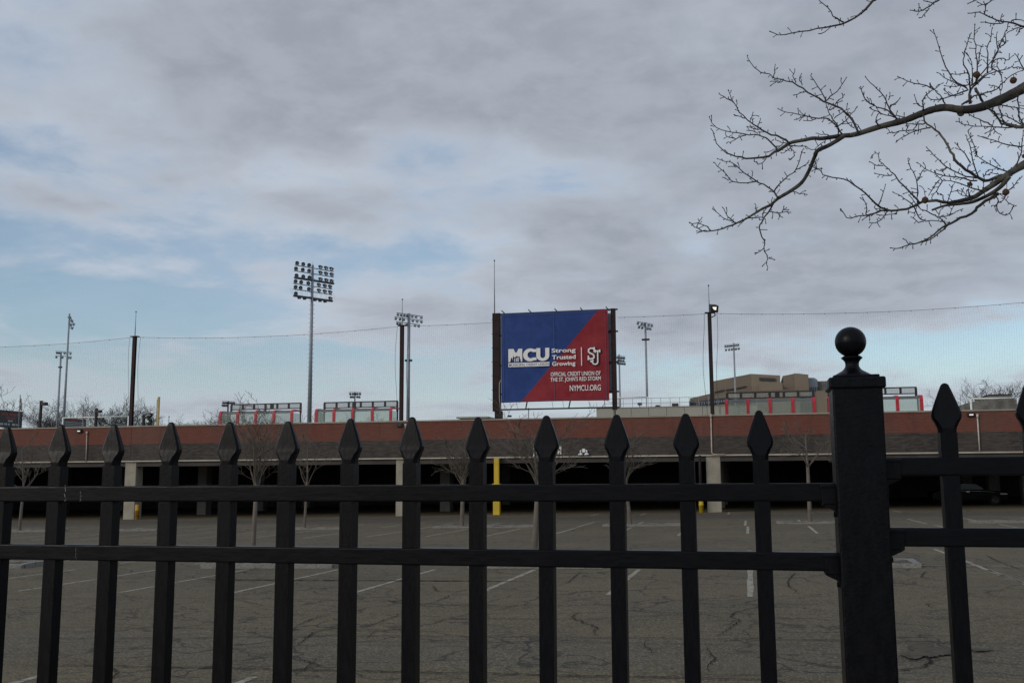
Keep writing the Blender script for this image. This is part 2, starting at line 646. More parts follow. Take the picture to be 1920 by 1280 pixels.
def ribbon(mb, pts, w, lift, jitter=0.0):
    """thin strip lying on the sloping lot along a ground polyline"""
    L, Rr = [], []
    for i, p in enumerate(pts):
        a, b = pts[max(i - 1, 0)], pts[min(i + 1, len(pts) - 1)]
        t = Vector((b[0] - a[0], b[1] - a[1]))
        if t.length < 1e-6:
            t = Vector((1, 0))
        t.normalize()
        n = Vector((-t.y, t.x))
        ww = w[i] if isinstance(w, list) else w
        ww *= 1 + jitter * rng.uniform(-1, 1)
        for side, lst in ((1, L), (-1, Rr)):
            x, y = p[0] + n.x * ww / 2 * side, p[1] + n.y * ww / 2 * side
            lst.append((x, y, gz(x) + lift))
    m_ = len(pts)
    mb.add(L + Rr, [(i, i + 1, m_ + i + 1, m_ + i) for i in range(m_ - 1)])


# painted stall lines
def stripe(x, y0, y1, w=.11, x2=None):
    x2 = x if x2 is None else x2
    n = max(2, int(abs(y1 - y0) / .5))
    pts = [(x + (x2 - x) * i / n + rng.uniform(-.008, .008), y0 + (y1 - y0) * i / n) for i in range(n + 1)]
    mb = MB()
    ribbon(mb, pts, w, .004, .18)
    return mb.build('parking_line', 'line', lot)


for k in range(-12, 12):                        # stall rows: spacing of about 2.47 m
    xk = -.10 + 2.47 * k
    xn = -.07 + 2.45 * k
    if -9 < k < 3 and k not in (1,):
        stripe(xn + rng.uniform(-.03, .03), 18.35 + rng.uniform(-.15, .15), 23.7)
    if k == 2:
        pass
    stripe(xn + rng.uniform(-.03, .03), 25.4, 30.0 if k != 2 else 30.2)
    stripe(xn - .28, 4.6 if False else 6.3, 10.35 + rng.uniform(-.1, .1))
for k in range(-26, 16):
    xk = -.15 + 2.475 * k
    if k == 2:
        continue
    stripe(xk, 38.4 + rng.uniform(-.5, .8), 44.9)
    stripe(xk - .12, 47.4 if k % 3 else 46.0, 51.4)
for xk in (-36, -26.4, -16.2, -9.4, -6.4, -1.3, 3.4, 8.2):
    stripe(xk, 61.0, 64.6)
stripe(4.83, 20.6, 25.2)
mb = MB()
ribbon(mb, [(3.5, 24.86), (4.3, 24.6), (6.5, 24.5), (9, 24.3)], .09, .0085, .15)
mb.build('parking_line', 'line', lot)


def px_line(pts, sx, sy, sc):
    return [gp(sx + x / sc, sy + y / sc) for x, y in pts]


CR = []
c8 = (640, 1000, 3.0)
c9 = (1280, 1000, 3.0)
c7 = (0, 1000, 3.0)
for org, lst in ((c8, [[(1340, 440), (1300, 470), (1330, 490), (1440, 530), (1420, 560), (1435, 580)], [(1215, 420), (1340, 440)],
                       [(820, 445), (1010, 400), (1110, 405)], [(90, 540), (200, 505), (300, 470), (350, 440)],
                       [(130, 600), (200, 545), (300, 540)], [(450, 405), (540, 380), (620, 345), (760, 340)],
                       [(450, 290), (510, 295), (540, 325), (640, 330), (720, 315), (880, 312), (1110, 325)], [(1215, 295), (1280, 275), (1345, 215)],
                       [(1215, 620), (1250, 600), (1480, 610)], [(1740, 595), (1700, 620), (1710, 640), (1745, 660), (1755, 690)],
                       [(460, 485), (540, 490), (720, 465)], [(1215, 390), (1380, 365), (1500, 350)], [(215, 660), (280, 635)]]),
                 (c9, [[(425, 425), (300, 440), (265, 470), (320, 490), (270, 530), (195, 580)], [(130, 640), (180, 710), (140, 740), (150, 790)],
                       [(640, 215), (590, 270), (600, 300), (640, 325), (620, 340)], [(1370, 210), (1340, 245), (1480, 270)],
                       [(1480, 380), (1370, 400), (1430, 430)], [(1330, 680), (1400, 710), (1380, 740)], [(520, 375), (700, 360), (860, 345)],
                       [(525, 435), (700, 440), (880, 455)], [(1215, 450), (1480, 430), (1700, 425), (1920, 435)], [(1600, 325), (1920, 315)],
                       [(1620, 495), (1740, 480), (1900, 470)], [(1700, 120), (1780, 160), (1920, 210)]]),
                 (c7, [[(1550, 720), (1650, 690), (1770, 740), (1890, 770)], [(1330, 740), (1460, 690), (1540, 665)], [(650, 465), (860, 430)],
                       [(650, 670), (850, 625)], [(985, 540), (1100, 520), (1200, 500)], [(1640, 535), (1760, 480), (1900, 440)],
                       [(1310, 370), (1480, 405), (1640, 400)], [(340, 420), (540, 380)], [(20, 440), (210, 400)], [(1660, 640), (1760, 560), (1900, 520)],
                       [(1640, 800), (1720, 760), (1800, 690)]])):
    for pl in lst:
        CR.append((px_line(pl, *org), .026))
for pl, w in (([(0, 1197), (330, 1197), (620, 1192), (960, 1194), (1280, 1197), (1560, 1201), (1920, 1208)], .026),
              ([(0, 1247), (200, 1249), (420, 1253), (640, 1258), (900, 1263), (1200, 1270), (1560, 1278)], .032),
              ([(0, 1176), (420, 1178), (900, 1186)], .016), ([(640, 1204), (920, 1203), (1260, 1207), (1560, 1212)], .016),
              ([(0, 1085), (540, 1085), (760, 1083), (1300, 1083), (1560, 1084)], .022),
              ([(0, 1122), (300, 1121), (640, 1125), (760, 1130)], .016), ([(820, 1160), (1100, 1161), (1300, 1150), (1560, 1153)], .022),
              ([(380, 1087), (640, 1088), (1000, 1090)], .10)):
    CR.append(([gp(x, y) for x, y in pl], w))
for i in range(36):
    x, y = rng.uniform(-22, 9), rng.uniform(9.5, 50)
    a = rng.choice([0, math.pi]) + rng.gauss(0, .5)
    pts = [(x, y)]
    for j in range(rng.randint(4, 14)):
        a += rng.gauss(0, .45)
        x += math.cos(a) * .35
        y += math.sin(a) * .35
        pts.append((x, y))
    CR.append((pts, rng.uniform(.015, .035)))
mb = MB()
for pl, w in CR:
    q = []
    for a, b in zip(pl, pl[1:]):                 # crumble the line
        L = math.hypot(b[0] - a[0], b[1] - a[1])
        n = max(1, int(L / .07))
        for i in range(n):
            t = i / n
            q.append((a[0] + (b[0] - a[0]) * t + rng.gauss(0, .012), a[1] + (b[1] - a[1]) * t + rng.gauss(0, .016)))
    q.append((pl[-1][0], pl[-1][1]))
    n = len(q)
    ribbon(mb, q, [w * (.45 + rng.random() * .9) * min(1, .15 + min(i, n - 1 - i) / 14) for i in range(n)], .0145)
tag(mb.build('asphalt_crack', 'crack', lot), kind='stuff')

# damp patch and puddle beside the post
for (cx, cy, rx, ry) in ((1735, 1223, 40, 13), (1838, 1220, 22, 2.2)):
    pts = []
    for k in range(60):
        a = 2 * math.pi * k / 60
        rr_ = 1 + .25 * math.sin(3 * a + cx) + .15 * math.sin(7 * a) + rng.uniform(-.16, .16)
        p = gp(cx + rx * rr_ * math.cos(a), cy + ry * rr_ * math.sin(a))
        pts.append((p.x, p.y, gz(p.x) + .019))
    MB().add(pts, [tuple(range(59, -1, -1))]).build('damp_patch', 'water', lot)

# sidewalk behind the fence, strip of winter grass down to the lot
FZ = .30                                        # ground level at the fence
wv = [(-60, -9, FZ), (60, -9, FZ), (60, 1.9, FZ), (-60, 1.9, FZ), (-60, -9, FZ - 2), (60, -9, FZ - 2), (60, 1.9, FZ - 2), (-60, 1.9, FZ - 2)]
walk = tag(MB().box((-60, -9, -1.2), (60, 1.9, FZ)).build('sidewalk', 'walk'), kind='structure')
bk = MB()
nx = 40
for i in range(nx + 1):
    x = -60 + 120 * i / nx
    for y, z in ((1.9, FZ - .01), (3.0, FZ - .02), (4.6, .5 * (FZ + gz(x))), (6.0, gz(x) + .05), (6.05, gz(x) - .1)):
        bk.v.append((x, y, z))
for i in range(nx):
    for j in range(4):
        a = i * 5 + j
        bk.f.append((a, a + 5, a + 6, a + 1))
        bk.k.append(0)
tag(bk.build('grass_bank', 'lawn', smooth=True), kind='structure')

# ------------------------------------------------------------------ kerbed planting islands
stone_meshes = []
for k in range(4):
    mb = MB().box((-.5, -.5, -.5), (.5, .5, .5))
    mb.v = [(x + rng.uniform(-.05, .05), y + rng.uniform(-.06, .06), z + rng.uniform(-.07, .07)) for x, y, z in mb.v]
    stone_meshes.append(mb.mesh('kerb_stone', 'granite'))


def island(x0, x1, y0, y1, label, h=.13, L=.42):
    c = ((x0 + x1) / 2, (y0 + y1) / 2)
    t = thing('planting_island', (c[0], c[1], gz(c[0])), label, 'planting island', 'granite edged planting islands in the car park')
    runs = []
    n = max(1, round((x1 - x0) / L))
    for i in range(n):
        for y in (y0 + .08, y1 - .08):
            runs.append((x0 + (i + .5) * (x1 - x0) / n, y, (x1 - x0) / n - .012, .16))
    n2 = max(1, round((y1 - y0 - .34) / L))
    for i in range(n2):
        for x in (x0 + .08, x1 - .08):
            runs.append((x, y0 + .17 + (i + .5) * (y1 - y0 - .34) / n2, .16, (y1 - y0 - .34) / n2 - .012))
    for (x, y, lx, ly) in runs:
        inst(rng.choice(stone_meshes), 'kerb_stone', t,
             (x - c[0], y - c[1], gz(x) - gz(c[0]) + h / 2 - .02 + rng.uniform(-.015, .015)),
             (rng.gauss(0, .03), rng.gauss(0, .03), rng.gauss(0, .03)), (lx, ly, h))
    mb = MB()
    nn = 8
    for i in range(nn + 1):
        for j in range(4):
            x = x0 + .17 + (x1 - x0 - .34) * i / nn
            y = y0 + .17 + (y1 - y0 - .34) * j / 3
            mb.v.append((x, y, gz(x) + h - .07 + rng.uniform(0, .05)))
    for i in range(nn):
        for j in range(3):
            a = i * 4 + j
            mb.f.append((a, a + 4, a + 5, a + 1))
            mb.k.append(0)
    mb.build('soil', 'soil', t, True)
    return t


ISL = [(-22.6, -19.1, 24.0, 25.2, 'near row island at the far left of the lot, no tree showing'),
       (-13.8, -10.2, 24.0, 25.2, 'near row granite island with the tall upright young tree'),
       (-6.7, -3.4, 24.0, 25.2, 'near row granite island under the wide crowned young tree before the banner'),
       (.2, 3.6, 24.1, 25.3, 'near row granite island ending just right of the ball topped post'),
       (-38.6, -34.8, 46.0, 47.2, 'far row island at the left edge with a thin tree'),
       (-31.3, -29.1, 46.2, 47.4, 'short treeless far row island opposite the leftmost concrete column'),
       (-22.4, -19.1, 46.0, 47.2, 'far row island with the small low forked tree'),
       (-14.6, -9.4, 46.2, 47.4, 'long far row island of rubble with the dense bushy tree, near yellow column'),
       (-6.6, -2.6, 46.3, 47.5, 'far row island with the narrow vase shaped tree below the banner'),
       (1.1, 3.9, 47.2, 48.4, 'far row island with the sparse open tree left of the fence post'),
       (9.0, 13.5, 46.0, 47.2, 'far row island at the right edge in front of the parked car')]
for q in ISL:
    island(*q, h=.13 if q[2] < 30 else .095)

# ------------------------------------------------------------------ parking garage
BX0, BX1 = -105.0, 85.0
Zt, Zs, Zb = EYE + 3.93, EYE + 2.70, EYE + 1.535
GZ0 = EYE + 3.35                                # level of the playing field on top
garage = thing('parking_garage', (-20, GW, gz(-20)), 'long low parking garage with red and dark brick bands over black openings', 'parking garage')
colX = [-2.2 + 20.5 * k for k in range(-4, 5)]
edges = [BX0] + [x for x in colX if BX0 < x < BX1] + [BX1]
for a, b in zip(edges, edges[1:]):
    box('red_brick_wall', (a + .012, GW, Zs), (b - .012, GW + .5, Zt), 'red_brick', garage)
    box('dark_brick_wall', (a + .012, GW + .004, Zb), (b - .012, GW + .496, Zs - .003), 'dark_brick', garage)
    box('joint', (b - .012, GW + .02, Zb), (b + .012, GW + .3, Zt), 'joint', garage)
    n = max(1, round((b - a) / 2.9))
    for i in range(n):
        xa, xb = a + (b - a) * i / n, a + (b - a) * (i + 1) / n
        box('coping_stone', (xa + .006, GW - .05, Zt + .002), (xb - .006, GW + .56, Zt + .09), 'coping', garage)
        box('ledge', (xa + .003, GW - .05, Zb - .09), (xb - .003, GW + .5, Zb - .003), 'ledge', garage)
box('lintel_beam', (BX0, GW + .12, Zb - .42), (BX1, GW + .9, Zb - .094), 'dark_conc', garage)
box('roof_slab', (BX0, GW + .504, EYE + 2.3), (BX1, GW + 38, GZ0 - .01), 'dark_conc', garage)
box('back_wall', (BX0, GW + 38.003, -2), (BX1, GW + 38.5, GZ0 - .01), 'dark_conc', garage)
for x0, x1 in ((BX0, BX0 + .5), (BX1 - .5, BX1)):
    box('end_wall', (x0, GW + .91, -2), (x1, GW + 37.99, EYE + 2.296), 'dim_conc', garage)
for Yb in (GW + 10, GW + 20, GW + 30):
    box('ceiling_beam', (BX0 + .6, Yb - .3, EYE + 1.75), (BX1 - .6, Yb + .3, EYE + 2.297), 'dark_conc', garage)
for x in colX:
    if BX0 < x < BX1:
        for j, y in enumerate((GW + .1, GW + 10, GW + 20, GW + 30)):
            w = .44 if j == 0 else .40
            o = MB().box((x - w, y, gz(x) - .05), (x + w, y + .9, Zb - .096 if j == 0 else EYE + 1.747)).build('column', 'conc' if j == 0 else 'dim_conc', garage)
            bevel(o, .03)
    # corbel under the ledge
yc = thing('yellow_column', (-16.08, GW - .2, gz(-16)), 'tall yellow steel column with a thicker lower sleeve under the ledge', 'column')
MB().box((-16.24, GW - .35, gz(-16.1) + 1.95), (-15.92, GW - .07, Zb - .1)).build('shaft', 'yellow', yc)
bevel(MB().box((-16.30, GW - .41, gz(-16.1)), (-15.86, GW - .055, gz(-16.1) + 1.95)).build('sleeve', 'yellow', yc), .03)
MB().box((-16.34, GW - .45, gz(-16.1) + 1.92), (-15.82, GW - .052, gz(-16.1) + 2.02)).build('collar', 'yellow', yc)

for (px, label, m_, h, sx) in ((257, 'amber pipe guard bollard right of the leftmost concrete column', 'amber', 1.05, .15),
                               (1315, 'short yellow bollard with a dark downpipe left of the right concrete column', 'yellow', .78, .14)):
    p = at(px, 960, GW - .3)
    z0 = gz(p.x)
    t = thing('bollard', (p.x, p.y, z0), label, 'bollard', 'yellow bollards by the columns')
    MB().lathe([(sx, 0), (sx, h * .55), (sx * 1.12, h * .56), (sx * 1.12, h * .66), (sx, h * .67), (sx, h * .93), (sx * .8, h)], (p.x, p.y, z0), 14).build('guard', m_, t, True)
    if m_ == 'yellow':
        MB().tube([(p.x, p.y, z0 + h), (p.x, p.y, Zb - .25), (p.x, p.y + .15, Zb - .1)], .09, 8).build('downpipe', 'brown_steel', t, True)
    else:
        MB().lathe([(sx * 1.05, h * .2), (sx * 1.05, h * .24)], (p.x, p.y, z0), 14).build('band', 'black', t, True)

# wall lights and conduits
for px, py, lab in ((150.5, 808, 'black wall pack light with a white lens at the left end of the red brick'),
                    (750, 797, 'greenish black wall pack light under the pole left of the banner'),
                    (1820, 777.5, 'black wall pack light with a white lens right of the fence post')):
    p = at(px, py, GW)
    t = thing('wall_light', p, lab, 'wall light', 'wall lights along the red brick band')
    w, h = .2, .13
    body = MB()
    body.loft([[(p.x - w, GW - .003, p.z + h), (p.x + w, GW - .003, p.z + h), (p.x + w, GW - .003, p.z - h), (p.x - w, GW - .003, p.z - h)],
               [(p.x - w, GW - .22, p.z + h * .8), (p.x + w, GW - .22, p.z + h * .8), (p.x + w * .9, GW - .12, p.z - h * .9), (p.x - w * .9, GW - .12, p.z - h * .9)]])
    bevel(body.build('housing', 'black' if px != 750 else 'lampblack', t), .02)
    MB().add([(p.x - w * .6, GW - .212, p.z + h * .28), (p.x + w * .6, GW - .212, p.z + h * .28), (p.x + w * .55, GW - .172, p.z - h * .3), (p.x - w * .55, GW - .172, p.z - h * .3)],
             [(0, 3, 2, 1)]).build('lens', 'ledlens' if px != 750 else 'dull', t)
for x0, y0, x1, y1, m_, lab, foot in ((163, 811, 161.5, 865, 'pinkpipe', 'pale rusty conduit on the brick beside the leftmost wall light', 0),
                                      (760.5, 797, 760.5, 858, 'pipe', 'white conduit running down past the ledge left of the yellow column', 1),
                                      (1333, 779, 1334.5, 848, 'pinkpipe', 'pale conduit coming down from the net pole with the floodlight', 2),
                                      (1832.5, 779, 1837, 846, 'pipe', 'pale grey conduit below the rightmost wall light', 0)):
    a, b = at(x0, y0, GW - .06), at(x1, y1, GW - .06)
    t = thing('conduit', a, lab, 'conduit', 'conduits on the garage wall')
    pts = [a, b]
    if foot == 1:
        pts = [a, Vector((a.x, a.y, Zb - .05)), Vector((a.x + .05, a.y, Zb - .3)), Vector((a.x + .05, GW - .06, gz(a.x) + .3))]
    if foot == 2:
        pts = [a, b, b + Vector((.12, 0, -.12)), b + Vector((.8, 0, -.13))]
    MB().tube(pts, .045, 8).build('pipe', m_, t, True)
    MB().lathe([(.075, -.12), (.075, .1)], a, 10).build('junction_box', m_, t, True)

# signs and emergency lamps on the ledge
p = at(1094.5, 846.5, GW - .08)
t = thing('emergency_light', p, 'white emergency light with two lamp heads on the dark brick', 'emergency light')
bevel(MB().box((p.x - .09, GW - .1, p.z - .05), (p.x + .09, GW - .003, p.z + .2)).build('battery_box', 'white', t), .01)
for s_ in (-1, 1):
    h = MB()
    h.lathe([(.05, .04), (.055, -.04), (.06, -.06)], (p.x + s_ * .2, GW - .14, p.z + .03), 12, 'Z')
    h.lathe([(.05, -.06), (.17, -.17), (.16, -.21), (.02, -.21)], (p.x + s_ * .2, GW - .14, p.z), 14)
    h.tube([(p.x + s_ * .2, GW - .14, p.z + .07), (p.x + s_ * .2, GW - .05, p.z + .1), (p.x + s_ * .08, GW - .05, p.z + .1)], .02, 6)
    h.build('lamp_head', 'white', t, True)
a, b = at(1000, 855, GW - .04), at(1014, 836, GW - .04)
t = thing('wall_sign', (a.x, GW - .04, a.z), 'white sign with a red slashed ring, left of the two ledge signs', 'sign', 'signs above the garage entrance')
MB().box((a.x, GW - .05, a.z), (b.x, GW - .004, b.z)).build('sign_board', 'white', t)
cx_, cz_, r_ = (a.x + b.x) / 2, (a.z + b.z) / 2, (b.x - a.x) * .42
ring = MB()
for k in range(20):
    q0, q1 = 2 * math.pi * k / 20, 2 * math.pi * (k + 1) / 20
    ring.add([(cx_ + rr_ * math.cos(q), GW - .056, cz_ + rr_ * math.sin(q)) for q in (q0, q1) for rr_ in (r_, r_ * .8)], [(0, 1, 3, 2)])
ring.add([(cx_ - r_ * .68, GW - .057, cz_ + r_ * .55), (cx_ - r_ * .55, GW - .057, cz_ + r_ * .68), (cx_ + r_ * .68, GW - .057, cz_ - r_ * .55), (cx_ + r_ * .55, GW - .057, cz_ - r_ * .68)], [(0, 3, 2, 1)])
ring.build('slashed_ring', 'boardred', t)
a, b = at(1034, 851, GW - .04), at(1052.3, 835, GW - .04)
t = thing('wall_sign', (a.x, GW - .04, a.z), 'white sign with black marks, right of the two ledge signs', 'sign', 'signs above the garage entrance')
MB().box((a.x, GW - .05, a.z), (b.x, GW - .004, b.z)).build('sign_board', 'white', t)
mk = MB()
w_, h_ = b.x - a.x, b.z - a.z
for (u0, v0, u1, v1) in ((.1, .42, .2, .6), (.25, .4, .42, .62), (.55, .38, .68, .62), (.74, .38, .86, .62), (.1, .02, .16, .22), (.3, .02, .4, .2), (.54, .02, .64, .22), (.76, .02, .86, .22), (.2, .78, .5, .9)):
    mk.box((a.x + u0 * w_, GW - .054, a.z + v0 * h_), (a.x + u1 * w_, GW - .051, a.z + v1 * h_))
mk.build('black_marks', 'black', t)

# dark sedan parked inside
cx0, cy0 = 14.2, GW + 9.5
xr = at(1886, 940, cy0).x
cz = gz(xr - 2) + .003
car = thing('parked_car', (xr - 2.4, cy0, cz), 'black sedan parked side on in the dark of the garage', 'car')
prof = [(-4.75, .45), (-4.7, .85), (-4.2, .98), (-3.6, 1.02), (-3.0, 1.38), (-2.4, 1.46), (-1.9, 1.42), (-1.2, 1.0), (-.35, .88), (-.03, .72), (0, .42), (-.1, .25), (-4.65, .25)]
bd = MB()
secs = []
for y, sc_ in ((0, .90), (.12, 1), (1.65, 1), (1.78, .90)):
    secs.append([(xr + x * (1 if .3 > z else 1) + 0, cy0 - .9 + y, cz + (z if z < .9 else .9 + (z - .9) * (.96 if sc_ == 1 else .86))) for x, z in prof])
bd.loft(secs)
shade(bevel(bd.build('body', 'carpaint', car), .05, 3))
MB().prism([(xr - 3.45, cz + 1.03), (xr - 2.98, cz + 1.33), (xr - 2.42, cz + 1.38), (xr - 1.95, cz + 1.35), (xr - 1.4, cz + 1.02)], cy0 - .915, cy0 - .905).build('side_window', 'window', car)
MB().tube([(xr - 4.3, cy0 - .92, cz + .9), (xr - 2.8, cy0 - .925, cz + .93), (xr - 1.2, cy0 - .925, cz + .90), (xr - .75, cy0 - .915, cz + .84)], .022, 6).build('chrome_strip', 'chrome', car, True)
MB().tube([(xr - 3.5, cy0 - .915, cz + 1.02), (xr - 2.98, cy0 - .915, cz + 1.34), (xr - 2.42, cy0 - .915, cz + 1.4), (xr - 1.93, cy0 - .915, cz + 1.36)], .012, 6).build('window_trim', 'chrome', car, True)
bevel(MB().box((xr - .5, cy0 - .92, cz + .68), (xr - .06, cy0 - .86, cz + .78)).build('headlight', 'reflector', car), .02)
MB().box((xr - 2.6, cy0 - .93, cz + .86), (xr - 2.4, cy0 - .9, cz + .89)).build('door_handle', 'chrome', car)
bevel(MB().box((xr - 1.55, cy0 - 1.08, cz + 1.0), (xr - 1.38, cy0 - .9, cz + 1.13)).build('wing_mirror', 'carpaint', car), .03)
for x in (-.85, -3.8):
    for y in (-.93, .72):
        wmb = MB().lathe([(.2, 0), (.32, .01), (.335, .05), (.335, .17), (.32, .21), (.2, .215)], (xr + x, cy0 + y, cz + .335), 22, 'Y')
        wo = wmb.build('wheel', 'tyre', car, True)
        rm = MB().lathe([(.205, -.004), (.19, -.012), (.18, .02)], (xr + x, cy0 + y, cz + .335), 18, 'Y')
        for k in range(5):
            a_ = 2 * math.pi * k / 5
            rm.tube([(xr + x, cy0 + y - .012, cz + .335), (xr + x + .19 * math.cos(a_), cy0 + y - .012, cz + .335 + .19 * math.sin(a_))], .025, 5)
        rm.build('rim', 'rim', wo, True)

# ------------------------------------------------------------------ playing field plateau on top and behind
FX0, FX1, FY1 = -300.0, 240.0, 420.0
tag(MB().box((FX0, GW + 38.6, -3), (FX1, FY1, GZ0 - .02)).build('terrain', 'earth'), kind='structure')
pf = MB().add([(BX0, GW + .52, GZ0 + .004), (BX1, GW + .52, GZ0 + .004), (BX1, GW + 38.6, GZ0 + .004), (BX0, GW + 38.6, GZ0 + .004)], [(0, 1, 2, 3)])
pf.add([(FX0, GW + 38.6, GZ0 + .004), (FX1, GW + 38.6, GZ0 + .004), (FX1, FY1, GZ0 + .004), (FX0, FY1, GZ0 + .004)], [(0, 1, 2, 3)])
tag(pf.build('playing_field', 'turf'), kind='structure')

# ------------------------------------------------------------------ net poles and netting
PY = GW + 2.0
poleX = [-65.7, -44.60, -23.47, -2.20, 18.9]
PTOP = 12.80


def mast(parent, x, z0, z1, r=.035):
    MB().tube([(x, PY, z0), (x, PY, z1)], [r, r * .55], 8).build('mast', 'galv', parent, True)
    MB().lathe([(.01, 0), (.05, .03), (.05, .08), (.01, .12)], (x, PY, z1), 8).build('mast_tip', 'black', parent, True)


plab = ['dark steel net pole beyond the left edge', 'dark brown net pole nearest the left edge, left of the yellow foul pole',
        'dark brown net pole beside the grey light tower, between shelters and banner',
        'dark brown net pole with a lit floodlight, right of the banner', 'dark steel net pole beyond the right edge']
for i, x in enumerate(poleX):
    t = thing('net_pole', (x, PY, GZ0), plab[i], 'net pole', 'steel poles carrying the netting')
    s_ = MB()
    s_.box((x - .125, PY - .11, GZ0), (x + .125, PY - .08, PTOP))
    s_.box((x - .125, PY + .08, GZ0), (x + .125, PY + .11, PTOP))
    s_.box((x - .02, PY - .079, GZ0), (x + .02, PY + .079, PTOP - .001))
    s_.build('shaft', 'rust' if i < 3 else 'brown_steel', t)
    MB().box((x - .3, PY - .17, PTOP + .001), (x + .3, PY + .17, PTOP + .06)).build('head_plate', 'brown_steel', t)
    MB().box((x - .3, PY - .3, GZ0 + .01), (x + .3, PY + .3, GZ0 + .05)).build('base_plate', 'brown_steel', t)
    mt = {1: at(254.5, 586, PY).z, 2: at(753, 563, PY).z, 3: at(1327, 537, PY).z}.get(i, PTOP + 1.9)
    mast(t, x, PTOP + .06, mt)
    for s2 in (-.42, .42):
        pts = [(x + s2 + .09 * math.sin(z * .9 + i + s2), PY + .05, z) for z in [GZ0 + .1 + (PTOP - GZ0 - .1) * k / 14 for k in range(15)]]
        MB().tube(pts, .012, 4).build('rope', 'net', t)
    if i == 3:
        c = at(1337, 578, PY - .25)
        MB().tube([(x + .15, PY - .1, PTOP - .28), (x + .38, PY - .2, PTOP - .2), (c.x + .06, PY - .25, PTOP + .05), (c.x + .06, PY - .25, c.z - .2)], .04, 8).build('lamp_arm', 'black', t, True)
        fl = MB()
        A = Matrix.Rotation(R(28), 3, 'Z') @ Matrix.Rotation(R(14), 3, 'X')
        def loc(v_):
            return c + A @ Vector(v_)
        fl.loft([[loc(q) for q in ((-.28, -.24, .2), (.28, -.24, .2), (.28, -.24, -.26), (-.28, -.24, -.26))],
                 [loc(q) for q in ((-.25, .18, .26), (.25, .18, .26), (.2, .1, -.2), (-.2, .1, -.2))]])
        fo = bevel(fl.build('floodlight', 'black', t), .03)
        MB().add([loc(q) for q in ((-.18, -.25, .1), (.12, -.25, .12), (.1, -.25, -.1), (-.06, -.25, -.06))], [(0, 3, 2, 1)]).build('lens', 'lens', fo)

bx0, bx1 = -16.57, -8.53                        # billboard posts
CELL = .145
THREAD = .0040
bays = [(poleX[0] + .3, poleX[1] - .25, 'black safety netting left of the leftmost net pole'),
        (poleX[1] + .25, poleX[2] - .25, 'wide black safety netting around the big stadium light tower'),
        (poleX[2] + .25, bx0 - .3, 'narrow black safety netting between net pole and left side of the banner'),
        (bx1 + .3, poleX[3] - .3, 'narrow black safety netting between banner and floodlit pole'),
        (poleX[3] + .3, poleX[4] - .3, 'wide black safety netting behind the ball topped fence post')]
for bi, (x0, x1, lab) in enumerate(bays):
    L = x1 - x0
    sag = .32 * (L / 20) ** 2
    top = lambda x: PTOP - .03 - sag * 4 * ((x - x0) / L) * (1 - (x - x0) / L)
    t = thing('safety_net', ((x0 + x1) / 2, PY, GZ0), lab, 'safety net', 'ball netting along the field edge')
    n = 24
    MB().tube([(x0 + L * k / n, PY, top(x0 + L * k / n)) for k in range(n + 1)], .013, 5).build('cable', 'dull', t)
    cl = MB()
    for k in range(int(L / 1.3)):
        x = x0 + .45 + k * 1.3
        cl.box((x - .025, PY - .02, top(x) - .035), (x + .025, PY + .02, top(x) + .012))
    tag(cl.build('cable_clip', 'black', t), kind='stuff')
    nb = MB()
    nv = int(L / CELL)
    zb = GZ0 + .3
    for k in range(nv + 1):
        x = x0 + L * k / nv
        H = top(x) - zb
        nb.tube([(x + .05 * math.sin(2.1 * j + k * .02 + bi), PY + .12 * math.sin(math.pi * j / 5), zb + H * j / 5) for j in range(6)], THREAD / 2, 3, False)
    nh = int((PTOP - zb) / CELL)
    for j in range(nh + 1):
        f = j / nh
        pts = []
        for k in range(n + 1):
            x = x0 + L * k / n
            pts.append((x, PY + .12 * math.sin(math.pi * f), zb + (top(x) - zb) * f + .05 * math.sin(x * .8 + f * 3 + bi) * f * (1 - f) * 4))
        nb.tube(pts, THREAD / 2, 3, False)
    tag(nb.build('netting', 'net', t), kind='stuff')

# ------------------------------------------------------------------ billboard
BY = PY - .42                                   # banner plane
bill = thing('billboard', ((bx0 + bx1) / 2, PY, GZ0), 'blue and red credit union banner between two rusty steel posts', 'billboard')
for px0, px1, pt, pb, ps, nm in ((924.5, 938.5, 588, 771, 786, 0), (1145.5, 1157, 579, 768, 778, 1)):
    a, b = at(px0, pt, PY), at(px1, pb, PY)
    s_ = MB()
    x0, x1 = a.x, b.x
    s_.box((x0, PY - .22, b.z), (x0 + .06, PY + .22, a.z))
    s_.box((x1 - .06, PY - .22, b.z), (x1, PY + .22, a.z))
    s_.box((x0 + .061, PY - .2, b.z), (x1 - .061, PY - .14, a.z - .002))
    po = s_.build('post', 'rust', bill)
    MB().box((x0 + .12, PY - .13, GZ0), (x1 + .12 - .12 * nm * 2, PY + .2, b.z + .02)).build('post_foot', 'brown_steel', po)
    for k in range(7):
        z = b.z + (a.z - b.z) * (k + .5) / 7
        MB().box((x0 - .05, PY - .24, z - .02), (x1 + .05, PY - .222, z + .02)).build('bolt_plate', 'brown_steel', po)
    if nm == 0:
        mast(bill, at(927, 500, PY).x, a.z, at(927, 490, PY).z, .04)
        q = [at(938, 770, BY), at(935.5, 745, BY), at(935.5, 718, BY), at(938.5, 712, BY)]
        MB().tube([Vector((v_.x, PY - .3, v_.z)) for v_ in q], .025, 6).build('cable_loop', 'pipe', bill, True)
Bz1, Bz0 = at(940, 588, BY).z, at(941, 755, BY).z
Bx0, Bx1 = at(939.5, 600, BY).x, at(1141, 660, BY).x
